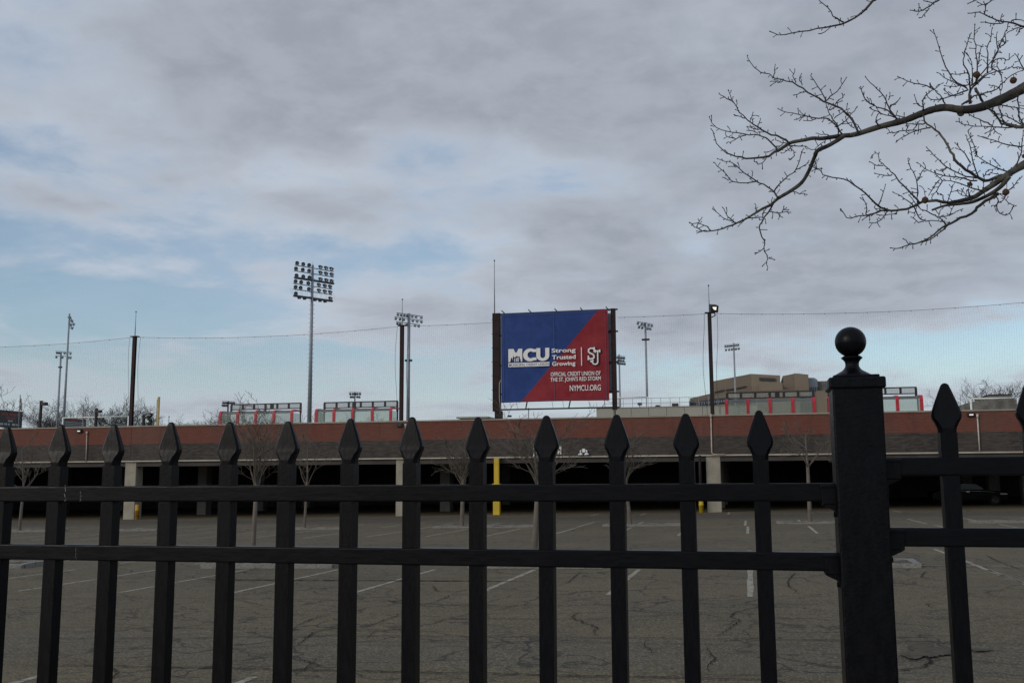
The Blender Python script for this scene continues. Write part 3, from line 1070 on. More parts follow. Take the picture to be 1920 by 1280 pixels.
for z in (Bz1 + .02, Bz0 + (Bz1 - Bz0) * .76, Bz0 + (Bz1 - Bz0) * .42, Bz0 + (Bz1 - Bz0) * .1, Bz0 - .44):
    MB().box((bx0 - .2, PY - .12, z - .05), (bx1 + .3, PY - .02, z + .05)).build('crossbar', 'black', bill)
# old scoreboard cabinet behind the cloth
box('cabinet', (Bx0 + .15, PY + .0, Bz0 + .55), (Bx1 + .25, PY + .5, Bz1 - .2), 'galv', bill)
# cloth with soft wrinkles, blue and red printed halves
pa, pb_ = at(1073 + 47, 582.2, BY), at(976.4, 754, BY)


def banner_mat():
    m, q, b = new_mat('banner_print')
    geo = q.n('ShaderNodeTexCoord').outputs['Object']
    sp = q.n('ShaderNodeSeparateXYZ')
    q.put(sp.inputs[0], geo)
    o = wloc(bill)
    # side of the printed diagonal
    k = (pb_.x - pa.x) / (pb_.z - pa.z)
    d = q.m('SUBTRACT', sp.outputs[0], q.m('ADD', q.m('MULTIPLY', q.m('SUBTRACT', sp.outputs[2], pa.z - o.z), k), pa.x - o.x))
    side = q.ramp(d, -.012, .012)
    blue_ = q.mix(q.ramp(q.noise(geo, 1.2, 4, .6), .35, .65), (.019, .046, .180), (.026, .060, .215))
    red_ = q.mix(q.ramp(q.noise(geo, 1.2, 4, .6), .35, .65), (.215, .016, .024), (.255, .025, .034))
    q.put(b.inputs['Base Color'], q.mix(side, blue_, red_))
    b.inputs['Roughness'].default_value = .6
    b.inputs['Specular IOR Level'].default_value = .2
    return m


MAT['banner'] = banner_mat()
mb = MB()
nxx, nzz = 60, 50
for i in range(nxx + 1):
    for j in range(nzz + 1):
        u, v_ = i / nxx, j / nzz
        x = Bx0 + (Bx1 - Bx0) * u
        z = Bz0 + (Bz1 - Bz0) * v_ - .05 * math.sin(math.pi * u) * v_ * .6 + .06 * math.sin(math.pi * u) * (1 - v_) * .5
        e = min(1, 6 * min(u, 1 - u, v_, 1 - v_) + .1)
        y = BY + e * (.030 * math.sin(5 * u + 7 * v_) + .022 * math.sin(13 * u * (1.2 - v_) + 3) + .018 * math.sin(21 * (u + .6 * v_) + 1) + .05 * math.sin(math.pi * u) * math.sin(math.pi * v_)
                      + .07 * math.exp(-((u - .62 - .55 * v_) / .035) ** 2) * max(0, .8 - v_) + .05 * math.exp(-((u - .78 - .5 * v_) / .03) ** 2) * max(0, .7 - v_))
        mb.v.append((x, y, z))
for i in range(nxx):
    for j in range(nzz):
        a = i * (nzz + 1) + j
        mb.f.append((a, a + nzz + 1, a + nzz + 2, a + 1))
        mb.k.append(0)
banner = mb.build('banner', 'banner', bill, True)
LY = BY - .075                                  # print sheet just in front of the cloth
hm = MB()
for (xa, xb, za, zb_) in ((Bx0 + .14, Bx0 + .165, Bz0 + .05, Bz1 - .1), (Bx1 - .2, Bx1 - .175, Bz0 + .1, Bz1 - .05), ((Bx0 + Bx1) / 2 - .02, (Bx0 + Bx1) / 2, Bz0 + .02, Bz1 - .05),
                          (Bx0 + .03, Bx1 - .03, Bz0 + .11, Bz0 + .13), (Bx0 + .03, Bx1 - .03, Bz1 - .17, Bz1 - .15)):
    hm.box((xa, LY + .012, za), (xb, LY + .016, zb_))
hm.build('hem', 'hem', banner)
for px in (942, 992, 1041, 1089, 1137):          # little arms along the top edge
    p = at(px, 586 - (px - 940) * .036, BY)
    MB().tube([(p.x + .14, PY - .05, p.z - .08), (p.x, BY - .2, p.z + .10)], .035, 6).build('lamp_arm', 'black', bill)
for px in (944, 968, 1035, 1055, 1104, 1133):
    p = at(px, 756 - (px - 940) * .02, BY)
    MB().tube([(p.x, BY, p.z + .06), (p.x + .02, PY - .12, Bz0 - .4)], .012, 5).build('tie', 'black', bill)
for px in (986, 1067):
    p = at(px, 756, BY)
    MB().tube([(p.x + .05, PY - .1, p.z + .3), (p.x - .08, PY - .1, Bz0 - .42)], .045, 6).build('strut', 'black', bill)

F7 = lambda x, y: at(920 + x / 5.82, 560 + y / 5.82, LY)


def text_part(s_, lx, ly, rx, cap, m_, name='lettering', bold=.02, y=None, dep=0.0):
    """printed line: left and right edge, baseline and cap height measured in the zoomed photograph"""
    cu = bpy.data.curves.new(name, 'FONT')
    cu.body = s_
    cu.offset = bold
    cu.resolution_u = 3
    tmp = bpy.data.objects.new(name, cu)
    COL.objects.link(tmp)
    bpy.context.view_layer.update()
    dg = bpy.context.evaluated_depsgraph_get()
    me = bpy.data.meshes.new_from_object(tmp.evaluated_get(dg))
    bpy.data.objects.remove(tmp)
    xs = [v_.co.x for v_ in me.vertices]
    ys = [v_.co.y for v_ in me.vertices]
    H = .729                                     # cap height of the built-in typeface
    a, b = F7(lx, ly), F7(rx, ly)
    k = (b.x - a.x) / (max(xs) - min(xs))
    hz = (F7(lx, ly - cap).z - a.z) / H
    yy = LY if y is None else y
    o = wloc(banner)
    for v_ in me.vertices:
        v_.co = Vector((a.x + (v_.co.x - min(xs)) * k - o.x, yy - o.y, a.z + v_.co.y * hz - o.z))
    me.materials.append(MAT[m_])
    ob = bpy.data.objects.new(name, me)
    COL.objects.link(ob)
    ob.parent = banner
    return ob


text_part('Strong', 664, 587, 928, 46, 'lettering', bold=.022)
text_part('Trusted', 668, 661, 928, 47, 'lettering', bold=.022)
text_part('Growing', 670, 731, 925, 46, 'lettering', bold=.022)
text_part('OFFICIAL CREDIT UNION OF', 655, 846, 1199, 46, 'lettering', bold=.012)
text_part("THE ST. JOHN'S RED STORM", 652, 903, 1203, 45, 'lettering', bold=.012)
text_part('NYMCU.ORG', 863, 1005, 1203, 64, 'lettering', bold=.012)


def flat(polys, m_, name, y):
    """flat print polygons given in the zoomed photograph's pixels (rectified to the banner)"""
    mb = MB()
    for po in polys:
        mb.add([(F7(px, py).x, y, F7(px, py).z) for px, py in po], [tuple(range(len(po)))])
    return mb.build(name, m_, banner)


def lvl(x, y):                                   # undo the perspective slope of the banner's level lines
    return (x, y - (x - 415) * -.022 * (1 if y < 900 else .6))


bar = [(193, 702), (641, 694), (641, 738), (193, 746)]
z_lo, z_hi = F7(193, 746).z, F7(193, 702).z
xa, xb = F7(193, 720).x, F7(641, 720).x
MB().box((xa, LY - .001, z_lo), (xb, LY + .004, z_hi)).build('name_bar', 'lettering', banner)
text_part('MUNICIPAL CREDIT UNION', 201, 737, 635, 27, 'blueprint', bold=.008, y=LY - .006)
# big rounded initials: M with a skyline cut into its legs, C and U
mz0, mz1 = F7(193, 690).z, F7(193, 549).z
cx_ = lambda px: F7(px, 620).x
mh = mz1 - mz0


def upoly(pts):
    return [(cx_(x), LY, mz0 + v_ * mh) for x, v_ in pts]


Mp = [[(193, 0), (193, 1), (250, 1), (268, .72), (285, .72), (285, .45), (262, .34), (252, .34), (252, .46), (246, .46), (240, .30), (238, .12), (232, .30), (226, .34), (222, .30), (218, .12), (212, 0)],
      [(285, .72), (303, 1), (345, 1), (345, .0), (328, .0), (328, .2), (318, .2), (318, .4), (300, .4), (300, .34), (292, .45), (285, .45)],
      [(258, 0), (258, .2), (262, .3), (266, .2), (266, 0)], [(276, 0), (276, .28), (284, .28), (284, 0)], [(292, 0), (292, .32), (304, .32), (304, 0)]]
mm = MB()
for po in Mp:
    mm.add(upoly(po), [tuple(range(len(po)))])
mm.build('initial_letter', 'lettering', banner)


def arc(cx, cz, rx, rz, a0, a1, n=18):
    return [(cx + rx * math.cos(R(a0 + (a1 - a0) * k / n)), cz + rz * math.sin(R(a0 + (a1 - a0) * k / n))) for k in range(n + 1)]


mm = MB()
o_, i_ = arc(432, .5, 78, .5, 58, 302, 24), arc(438, .5, 36, .26, 52, 308, 24)
for k in range(24):
    mm.add(upoly([o_[k], o_[k + 1], i_[k + 1], i_[k]]), [(0, 1, 2, 3)])
mm.add(upoly([o_[0], i_[0], (500, .70), (500, .93)]), [(0, 1, 2, 3)])
mm.add(upoly([o_[-1], i_[-1], (500, .30), (500, .07)]), [(0, 1, 2, 3)])
mm.build('initial_letter', 'lettering', banner)
mm = MB()
o_, i_ = arc(569, .42, 71, .42, 180, 360, 16), arc(569, .42, 27, .2, 180, 360, 16)
for k in range(16):
    mm.add(upoly([o_[k], o_[k + 1], i_[k + 1], i_[k]]), [(0, 1, 2, 3)])
mm.add(upoly([(498, .42), (542, .42), (542, 1), (498, 1)]), [(0, 1, 2, 3)])
mm.add(upoly([(596, .42), (640, .42), (640, 1), (596, 1)]), [(0, 1, 2, 3)])
mm.build('initial_letter', 'lettering', banner)
MB().box((F7(986, 600).x, LY, F7(990, 730).z), (F7(995, 600).x, LY + .003, F7(990, 528).z)).build('divider_bar', 'lettering', banner)


def stroke(paths, w, m_, y, name):
    mb = MB()
    for pts in paths:
        P_ = [F7(*q) for q in pts]
        for a, b in zip(P_, P_[1:]):
            t = Vector((b.x - a.x, 0, b.z - a.z))
            t.normalize()
            n = Vector((-t.z, 0, t.x)) * w / 2
            e = t * w / 2
            mb.add([(q.x, y, q.z) for q in (a - e + n, b + e + n, b + e - n, a - e - n)], [(0, 1, 2, 3)])
            y -= .0005
    return mb.build(name, m_, banner)


Sp = [[(1130, 572), (1130, 532)], [(1130, 552), (1112, 540), (1088, 540), (1070, 552), (1068, 576), (1082, 590), (1116, 606), (1128, 622), (1126, 642), (1110, 655), (1086, 655), (1068, 642)], [(1066, 628), (1066, 662)]]
Jp = [[(1142, 570), (1190, 566)], [(1142, 564), (1142, 582)], [(1190, 560), (1190, 578)], [(1167, 570), (1169, 690), (1160, 708), (1142, 714), (1122, 708), (1108, 690), (1106, 676)], [(1092, 682), (1118, 674)]]
stroke(Sp + Jp, .155, 'outline', LY + .006, 'monogram_outline')
stroke(Sp, .095, 'lettering', LY - .012, 'monogram_letter')
stroke(Jp, .085, 'lettering', LY - .014, 'monogram_letter')

# ------------------------------------------------------------------ red ribbed shelters with screens on top
def shelter(posts, topL, topR, right_px, screen, sy0, sy1, thick, label, curvedL=False, curvedR=False, Y=GW + 4.0):
    xs_ = [at(p, 780, Y).x for p in posts]
    zt = (at(posts[0], topL, Y).z + at(posts[-1], topR, Y).z) / 2
    D = 1.5
    x0, x1 = min(xs_), max(xs_)
    t = thing('field_shelter', ((x0 + x1) / 2, Y, GZ0), label, 'shelter', 'red ribbed shelters along the field edge')
    w = .1
    for i, x in enumerate(xs_):
        rb = MB()
        pts = [(Y, GZ0), (Y, zt - .26), (Y + .06, zt - .10), (Y + .18, zt - .02), (Y + .40, zt), (Y + D, zt + .02)]
        secs = []
        for k, (yy, zz) in enumerate(pts):
            a = pts[max(k - 1, 0)]
            b = pts[min(k + 1, len(pts) - 1)]
            ty, tz = b[0] - a[0], b[1] - a[1]
            L = math.hypot(ty, tz)
            ny, nz = -tz / L * .05, ty / L * .05
            secs.append([(x - w, yy - ny, zz - nz), (x + w, yy - ny, zz - nz), (x + w, yy + ny, zz + nz), (x - w, yy + ny, zz + nz)])
        rb.loft(secs)
        rb.build('rib', 'red', t)
    for a, b in zip(xs_, xs_[1:]):
        lo, hi = min(a, b) + w + .01, max(a, b) - w - .01
        MB().box((lo, Y + .0, GZ0 + .05), (hi, Y + .025, zt - .20)).build('glazing', 'glass', t)
        rf = MB()
        prof_ = [(Y + .03, zt - .19), (Y + .06, zt - .10), (Y + .18, zt - .02), (Y + .40, zt), (Y + D, zt + .02)]
        n = len(prof_)
        vs_ = [(lo, q[0], q[1]) for q in prof_] + [(hi, q[0], q[1]) for q in prof_]
        vs_ += [(v_[0], v_[1] + .01, v_[2] - .035) for v_ in vs_]
        fs_ = [(k, k + 1, n + k + 1, n + k) for k in range(n - 1)]
        fs_ += [(2 * n + n + k, 2 * n + n + k + 1, 2 * n + k + 1, 2 * n + k) for k in range(n - 1)]
        fs_ += [(n - 1, 2 * n - 1 + 2 * n, 3 * n - 1 + 0, n - 1)[:3], (0, n, 3 * n, 2 * n)]
        rf.add(vs_, [f for f in fs_ if len(set(f)) == len(f)])
        rf.build('roof_panel', 'roofgrey', t)
    for x in (x0, x1):
        MB().box((x - .02, Y + .12, GZ0 + .05), (x + .02, Y + D - .05, zt - .2)).build('end_glazing', 'glass2' if x == x0 else 'glass', t)
        MB().box((x - .04, Y + D - .04, GZ0), (x + .04, Y + D + .04, zt)).build('back_post', 'black', t)
    MB().box((x0 + .1, Y + D - .55, GZ0 + .4), (x1 - .1, Y + D - .2, GZ0 + .46)).build('bench', 'dull', t)
    # slatted screen standing along the rear edge of the roof
    Ys = Y + D + .12
    zs1, zs0 = at(screen[len(screen) // 2], sy0, Ys).z, at(screen[len(screen) // 2], sy1, Ys).z
    sx = [at(p, 760, Ys).x for p in screen]
    fr = MB()
    f_ = .05
    fr.box((min(sx) - f_, Ys - .04, zs1 - .05), (max(sx) + f_, Ys + .04, zs1 + .03))
    fr.box((min(sx) - f_, Ys - .04, zs0 - .03), (max(sx) + f_, Ys + .04, zs0 + .04))
    for i, x in enumerate(sx):
        ww = .16 if i == thick else .085
        leg = zs0 - .35 if i in (0, 3, len(sx) - 1) else zs0 + .041
        fr.box((x - ww / 1.0 * .9, Ys - .035, leg), (x + ww * .9, Ys + .035, zs1 - .051))
    fo = fr.build('screen_frame', 'black', t)
    for a, b in zip(sx, sx[1:]):
        lo, hi = min(a, b) + .1, max(a, b) - .1
        if hi - lo > .2:
            MB().box((lo, Ys - .012, zs0 + .05), (hi, Ys + .012, zs1 - .06)).build('screen_panel', 'screen', fo)
    return t


shelter([412.5, 445.5, 479.5, 513.5, 547], 772, 767.5, 565, [434, 455.5, 476.5, 498, 510, 520, 541.5, 564], 756.5, 766.5, 4,
        'leftmost red ribbed shelter, behind the tall young tree')
shelter([592.5, 626, 661, 698, 732.5], 766.5, 764, 747, [608.5, 631, 654, 664, 676.5, 699, 722, 745], 753, 763.5, 3,
        'second red ribbed shelter, right of the big light tower')
shelter([1363, 1403, 1445, 1487.5, 1527.5], 749.5, 744, 1530, [1364, 1390, 1417, 1444, 1458, 1470.5, 1497.5, 1526], 734, 745, 4,
        'third red ribbed shelter, in front of the tan building')
shelter([1557, 1599, 1641, 1684, 1729.5], 745, 740, 1733, [1555, 1581, 1608, 1622, 1634, 1661.5, 1690, 1719], 727.5, 739.5, 3,
        'rightmost red ribbed shelter, half hidden by the ball topped post')

# ------------------------------------------------------------------ light towers
def lamp_mesh(r, shell):
    mb = MB()
    mb.cur = 0
    mb.lathe([(r, -.28 * r), (r * 1.0, 0), (r * .8, r * .5), (r * .42, r * .85), (r * .4, r * 1.35), (.01, r * 1.36)], (0, 0, 0), 14, 'Y', False)
    vis = []
    for k in range(11):                          # hood over the upper half of the rim
        a = R(10 + 160 * k / 10)
        vis.append((r * math.cos(a), r * math.sin(a)))
    n = len(vis)
    mb.add([(x, -.28 * r, z) for x, z in vis] + [(x * 1.02, -.75 * r, z * 1.02 + .02 * r) for x, z in vis], [(k, k + 1, n + k + 1, n + k) for k in range(n - 1)])
    mb.tube([(-r * .9, .1 * r, -.1 * r), (-r * .75, .3 * r, -1.05 * r), (r * .75, .3 * r, -1.05 * r), (r * .9, .1 * r, -.1 * r)], r * .09, 4)
    mb.cur = 1
    mb.lathe([(r * .92, -.1 * r), (r * .7, r * .35), (r * .3, r * .6), (.01, r * .62)], (0, 0, 0), 14, 'Y', False)
    mb.cur = 2
    mb.lathe([(r * .16, r * .1), (r * .2, r * .35), (r * .16, r * .6)], (0, 0, 0), 8, 'Y')
    return mb.mesh('floodlight', [shell, 'reflector', 'white'], True)


LAMP = lamp_mesh(.2, 'lampblack')
LAMP_PALE = lamp_mesh(.2, 'galv')


def tower(top, bot, Y, rows, arm_az, label, r0=.16, r1=.10, lamp=1.0, hang=False, pitch=-22, yaws=(0, 0), bars=(), extra=None, m_='galv'):
    """rows: list of (pixel y at the pole, [pixel x of each lamp])"""
    pb_ = at(bot[0], bot[1], Y)
    pt = at(top[0], top[1], Y)
    x = pb_.x
    t = thing('light_tower', (x, Y, GZ0), label, 'light tower', 'stadium light towers')
    MB().tube([(x, Y, GZ0), (x, Y, pt.z)], [r0, r1], 12).build('pole', m_, t, True)
    MB().lathe([(r0 * 1.9, 0), (r0 * 1.9, .06)], (x, Y, GZ0), 12).build('base_plate', m_, t)
    dirv = Vector((math.sin(arm_az), math.cos(arm_az), 0))
    for ri, (py, xs_) in enumerate(rows):
        z = at(top[0] + (bot[0] - top[0]) * (py - top[1]) / (bot[1] - top[1]), py, Y).z
        ss = []
        for px in xs_:
            d = ray(px, py)
            # distance along the arm seen at this pixel column
            th = math.atan2(d.x, d.y)
            den_ = dirv.x * math.cos(th) - dirv.y * math.sin(th)
            ss.append((Y * math.sin(th) - x * math.cos(th)) / den_)
        lo, hi = min(ss + [0]) - .25 * lamp, max(ss + [0]) + .25 * lamp
        thickb = .11 if ri in bars else .045
        a = Vector((x, Y, z)) + dirv * lo
        b = Vector((x, Y, z)) + dirv * hi
        n = Vector((dirv.y, -dirv.x, 0)) * thickb
        wz = thickb * .8
        secs = [[q + n + Vector((0, 0, wz)), q - n + Vector((0, 0, wz)), q - n - Vector((0, 0, wz)), q + n - Vector((0, 0, wz))] for q in (a, b)]
        MB().loft(secs).build('crossarm', 'galv' if ri not in bars else 'lampblack', t)
        for s_ in ss:
            yaw = yaws[0] if s_ < 0 else yaws[1]
            off = Vector((0, 0, -.28 * lamp if hang else .25 * lamp))
            p = Vector((x, Y, z)) + dirv * s_ + off - Vector((t.location))
            inst(LAMP_PALE if hang and m_ == 'galv' else LAMP, 'floodlight', t, p, (R(pitch), 0, yaw + rng.gauss(0, .06)), (lamp,) * 3)
    if extra:
        for py, s_ in extra:
            z = at(top[0], py, Y).z
            MB().box((x - .3 * s_, Y - .15, z - .1), (x + .3 * s_, Y + .15, z + .1)).build('small_fixture', 'black', t)
    return t


big_rows = [(502.5, [557, 568.5, 579.5, 601, 611.5, 621.5]), (513, [555, 567.5, 579.5, 601, 611.5, 622]), (525.5, [556, 568.5, 580, 601, 612, 622]),
            (536.5, [554, 564.5, 578, 598, 609, 619]), (547, [554, 563.5, 579, 598, 609, 619]), (559, [554.5, 619.5])]
tw = tower((587.5, 497), (580, 790), 88.0, big_rows, R(32.6), 'tallest light tower, six rows of floodlights on a thick grey pole', .22, .11, .92, False, 12, (R(24), R(-22)), (2, 5))
# small fixtures and rungs below the arms of the big tower
bx_, by_, bz_ = tw.location
for px in (561, 571, 590.5, 600, 609.5):
    d = ray(px, 560)
    th = math.atan2(d.x, d.y)
    dv = Vector((math.sin(R(32.6)), math.cos(R(32.6)), 0))
    s_ = (by_ * math.sin(th) - bx_ * math.cos(th)) / (dv.x * math.cos(th) - dv.y * math.sin(th))
    z = at(581, 557.5, by_).z - .22
    q = Vector((bx_, by_, z)) + dv * s_
    MB().box((q.x - .13, q.y - .13, z - .1), (q.x + .13, q.y + .13, z + .02)).build('small_fixture', 'lampblack', tw)
rg = MB()
z = at(584, 600, by_).z
zz = z - 9.5
while zz < z + 4.5:
    for s_ in (-1, 1):
        rg.box((bx_ + s_ * .2 - .1, by_ - .02, zz), (bx_ + s_ * .2 + .1, by_ + .02, zz + .025))
    zz += .42
rg.build('rung', 'dull', tw)
wr = MB()
dv = Vector((math.sin(R(32.6)), math.cos(R(32.6)), 0))
z5, z6 = at(582, 545, by_).z, at(582, 556, by_).z
for k in range(-9, 10):
    if abs(k) > 0:
        a = Vector((bx_, by_, z5)) + dv * (k * .27)
        b = Vector((bx_, by_, z6)) + dv * (k * .27 + (.16 if k % 2 else 0))
        wr.tube([a, b], .008, 3)
wr.build('wiring', 'dull', tw)
sp_ = at(587.5, 490, by_)
MB().tube([(bx_, by_, at(587.5, 497, by_).z), (bx_, by_, sp_.z)], [.03, .008], 6).build('lightning_rod', 'galv', tw)

tower((768, 587.5), (765, 787), 98.0, [(589.5, [746, 752, 758, 763, 773, 780, 790]), (597.5, [742, 750, 757, 774, 782, 790]), (606, [745, 750, 762, 778, 785])],
      R(32), 'grey light tower with three rows of lamps just left of the banner', .19, .16, .66, True, 30, (R(40), R(-35)), (), [(675.5, 1.2)])
tower((126.3, 588), (119, 797), 105.0, [(592, [130, 134, 138]), (603, [131, 135])], R(-32), 'taller of two grey light towers at the left, lamps seen edge on', .17, .09, .95, True, 28, (R(-60), R(-60)), ())
tower((115.3, 660), (107, 797), 125.0, [(659, [107, 111, 121, 125, 132]), (667, [106, 117, 128, 132])], R(40), 'shorter of two grey light towers at the left, two rows of lamps', .17, .12, .80, True, 28, (R(30), R(-30)), (), [(688, .8)])
tower((1210.5, 604), (1214, 781), 118.0, [(605.5, [1196, 1203, 1208, 1216, 1222]), (612.5, [1198, 1204, 1214, 1219])], R(30), 'slim light tower over the goal, between banner and floodlit pole', .15, .11, .74, True, 28, (R(30), R(-40)), (), [(636.5, 1.5)])
tower((1161.5, 664), (1163, 778), 160.0, [(667, [1158, 1162, 1166, 1170]), (672.5, [1159, 1164, 1169]), (678, [1159, 1163, 1167, 1171])], R(40), 'light tower peeping out right behind the banner post', .17, .13, 1.0, True, 25, (R(20), R(-20)), ())
tower((1376, 643), (1379, 740), 150.0, [(645, [1360, 1364, 1368, 1372, 1376, 1380, 1384]), (652, [1361, 1367, 1372, 1376, 1380, 1385])], R(-62), 'light tower with two rows of lamps before the tan building', .15, .11, .78, True, 25, (R(20), R(20)), ())
tower((427, 752), (427, 778), 190.0, [(752, [419, 423, 427, 431, 435, 439]), (757, [418, 421, 425])], R(60), 'far dark light tower behind the leftmost red shelter', .2, .16, 1.25, True, 20, (R(10), R(-10)), (), None, 'lampblack')
tower((665, 734.5), (665, 770), 190.0, [(735, [657, 662, 666, 670, 675]), (741, [658, 662, 670, 674])], R(70), 'far dark light tower above the second red shelter', .16, .12, 1.2, True, 20, (R(10), R(-10)), (), None, 'lampblack')

# ------------------------------------------------------------------ smaller things on the field
for (px, ytop, Y, hx, lab) in ((77.5, 752.5, 82, 8, 'tall dark lamp post with box head, left of three'), (181, 766.5, 98, 7, 'middle of three dark lamp posts with box heads'),
                               (270, 778, 125, 6.5, 'shortest dark lamp post with box head, left of the yellow foul pole')):
    p = at(px, ytop, Y)
    t = thing('lamp_post', (p.x, Y, GZ0), lab, 'lamp post', 'dark lamp posts with box heads')
    w = .09 * Y / 82 * 1.05
    MB().box((p.x - w, Y - w, GZ0), (p.x + w, Y + w, p.z)).build('post', 'brown_steel', t)
    q = at(px + hx, ytop + 4, Y)
    hd = MB()
    hd.box((p.x + w + .02, Y - .22, q.z - .17), (q.x + .12, Y + .22, q.z + .13))
    bevel(hd.build('lamp_head', 'black', t), .03)
    MB().box((p.x - w * 1.3, Y - w * 1.3, p.z), (p.x + w * 1.3, Y + w * 1.3, p.z + .07)).build('cap', 'black', t)

p = at(298, 744, 118)
t = thing('foul_pole', (p.x, 118, GZ0), 'thick yellow foul pole standing on the field at the left', 'foul pole')
MB().tube([(p.x, 118, GZ0), (p.x, 118, p.z)], .17, 12).build('pole', 'foul', t, True)
MB().lathe([(.19, 0), (.19, .06)], (p.x, 118, p.z - .06), 12).build('cap', 'foul', t)
MB().box((p.x - .26, 117.98, GZ0 + .5), (p.x - .2, 118.02, p.z - .3)).build('mesh_edge', 'lampblack', t)

for (px, y0, Y, fl, m_, lab) in ((38, 742, 112, (43, 746, 769), 'flag', 'white flag hanging on a pole over the black scoreboard'),
                                 (157, 759, 122, (164, 768, 780), 'tanflag', 'faded pale flag behind the white goal, left side'),
                                 (240.5, 771, 116, (244, 774, 790), 'tanflag', 'pale flag drooping beside the leftmost net pole')):
    p = at(px, y0, Y)
    t = thing('flag_pole', (p.x, Y, GZ0), lab, 'flag', 'flags on thin poles')
    MB().tube([(p.x, Y, GZ0), (p.x, Y, p.z)], .05, 8).build('pole', 'dull', t, True)
    MB().lathe([(.03, 0), (.085, .05), (.03, .12)], (p.x, Y, p.z), 8).build('finial', 'black', t, True)
    q0, q1 = at(fl[0], fl[1], Y), at(fl[0], fl[2], Y)
    mb = MB()
    for i in range(7):
        for j in range(7):
            u, v_ = i / 6, j / 6
            x = p.x + .05 + (q0.x - p.x) * (u * (.25 + .75 * v_))
            z = q0.z + (q1.z - q0.z) * v_
            mb.v.append((x, Y + .1 * math.sin(u * 9 + v_ * 2), z))
    for i in range(6):
        for j in range(6):
            a = i * 7 + j
            mb.f.append((a, a + 1, a + 8, a + 7))
            mb.k.append(0)
    mb.build('flag_cloth', m_, t, True)
for px, y0, Y, lab in ((287, 777, 130, 'thin grey stake left of the yellow foul pole'), (317, 780, 118, 'thin grey stake right of the yellow foul pole'),
                       (991, 765, 96, 'thin grey stake under the banner')):
    p = at(px, y0, Y)
    t = thing('thin_pole', (p.x, Y, GZ0), lab, 'pole', 'thin stakes on the field')
    MB().tube([(p.x, Y, GZ0), (p.x, Y, p.z)], .045, 6).build('pole', 'dull', t, True)
    MB().lathe([(.07, -.12), (.07, .02)], (p.x, Y, p.z), 8).build('cap', 'black', t, True)

for (pl, pr_, yl, yr, Y, lab, posts) in ((118, 241, 782.3, 781.3, 104, 'wide white goal frame at the left, before the bare trees', (118, 240)),
                                         (1159, 1214, 746, 743, 112, 'white goal frame right of the banner', (1160, 1214)),
                                         (1820, 1908, 748, 745, 100, 'white goal frame in front of the stone building, far right', (1820, 1906))):
    a, b = at(pl, yl, Y), at(pr_, yr, Y)
    z = (a.z + b.z) / 2
    t = thing('goal_frame', ((a.x + b.x) / 2, Y, GZ0), lab, 'goal', 'white goal frames')
    MB().tube([(a.x, Y, z), (b.x, Y, z)], .07, 8).build('crossbar', 'white', t, True)
    for x in (a.x, b.x):
        MB().tube([(x, Y, GZ0), (x, Y, z)], .09, 8).build('post', 'white', t, True)

p = at(956.5, 784, GW + 8)
t = thing('small_floodlight', (p.x, GW + 8, GZ0), 'small black floodlight on a stake just below the banner', 'floodlight')
MB().tube([(p.x, GW + 8, GZ0), (p.x, GW + 8, p.z)], .03, 6).build('stake', 'black', t)
bevel(MB().box((p.x - .17, GW + 7.85, at(956, 781.5, GW + 8).z), (p.x + .1, GW + 8.1, at(956, 778.2, GW + 8).z)).build('lamp_head', 'black', t), .02)
a, b = at(862, 786, GW + 12), at(921, 784, GW + 12)
t = thing('low_canopy', ((a.x + b.x) / 2, GW + 12, GZ0), 'low flat pale canopy showing above the wall left of the banner', 'canopy')
MB().box((a.x, GW + 11, b.z - .02), (b.x, GW + 13.2, b.z + .1)).build('roof', 'beige', t)
for x in (a.x + .2, b.x - .2):
    MB().tube([(x, GW + 12, GZ0), (x, GW + 12, b.z - .02)], .04, 6).build('post', 'dull', t)


# scoreboards at the left, seen obliquely: faces look along +X
def board(x, ya, yb, za, zb, label, rows, big=False):
    t = thing('scoreboard', (x, (ya + yb) / 2, GZ0), label, 'scoreboard', 'black scoreboards with red headings')
    MB().box((x - .4, ya, za), (x, yb, zb)).build('cabinet', 'boardblack', t)
    MB().box((x - .42, yb + .002, za - .02), (x + .02, yb + .14, zb + .02)).build('side_edge', 'boardblue', t)
    for y in (ya + .15 * (yb - ya), ya + .85 * (yb - ya)):
        MB().tube([(x - .2, y, GZ0), (x - .2, y, za)], .1, 8).build('leg', 'lampblack', t)
    H, L = zb - za, yb - ya
    red_, wh = MB(), MB()
    for (u0, u1, v0, v1, kind) in rows:
        n = max(1, int((u1 - u0) * L / (.30 * H)))
        tgt = red_ if kind == 'r' else wh
        for k in range(n):                        # short glyph-sized bars, too far off to read
            a = u0 + (u1 - u0) * (k + .08) / n
            b = u0 + (u1 - u0) * (k + .86) / n
            if kind == 'w' and big and k % 3 == 2:
                b = a + (b - a) * .5
            tgt.box((x + .002, ya + a * L, za + (v0 + rng.uniform(0, .02)) * H), (x + .012, ya + b * L, za + v1 * H))
    if red_.v:
        tag(red_.build('red_heading', 'boardred', t), kind='stuff')
    if wh.v:
        tag(wh.build('white_print', 'boardtext', t), kind='stuff')
    return t


def depth_on(x, px):
    d = ray(px, 790)
    return x * d.y / d.x


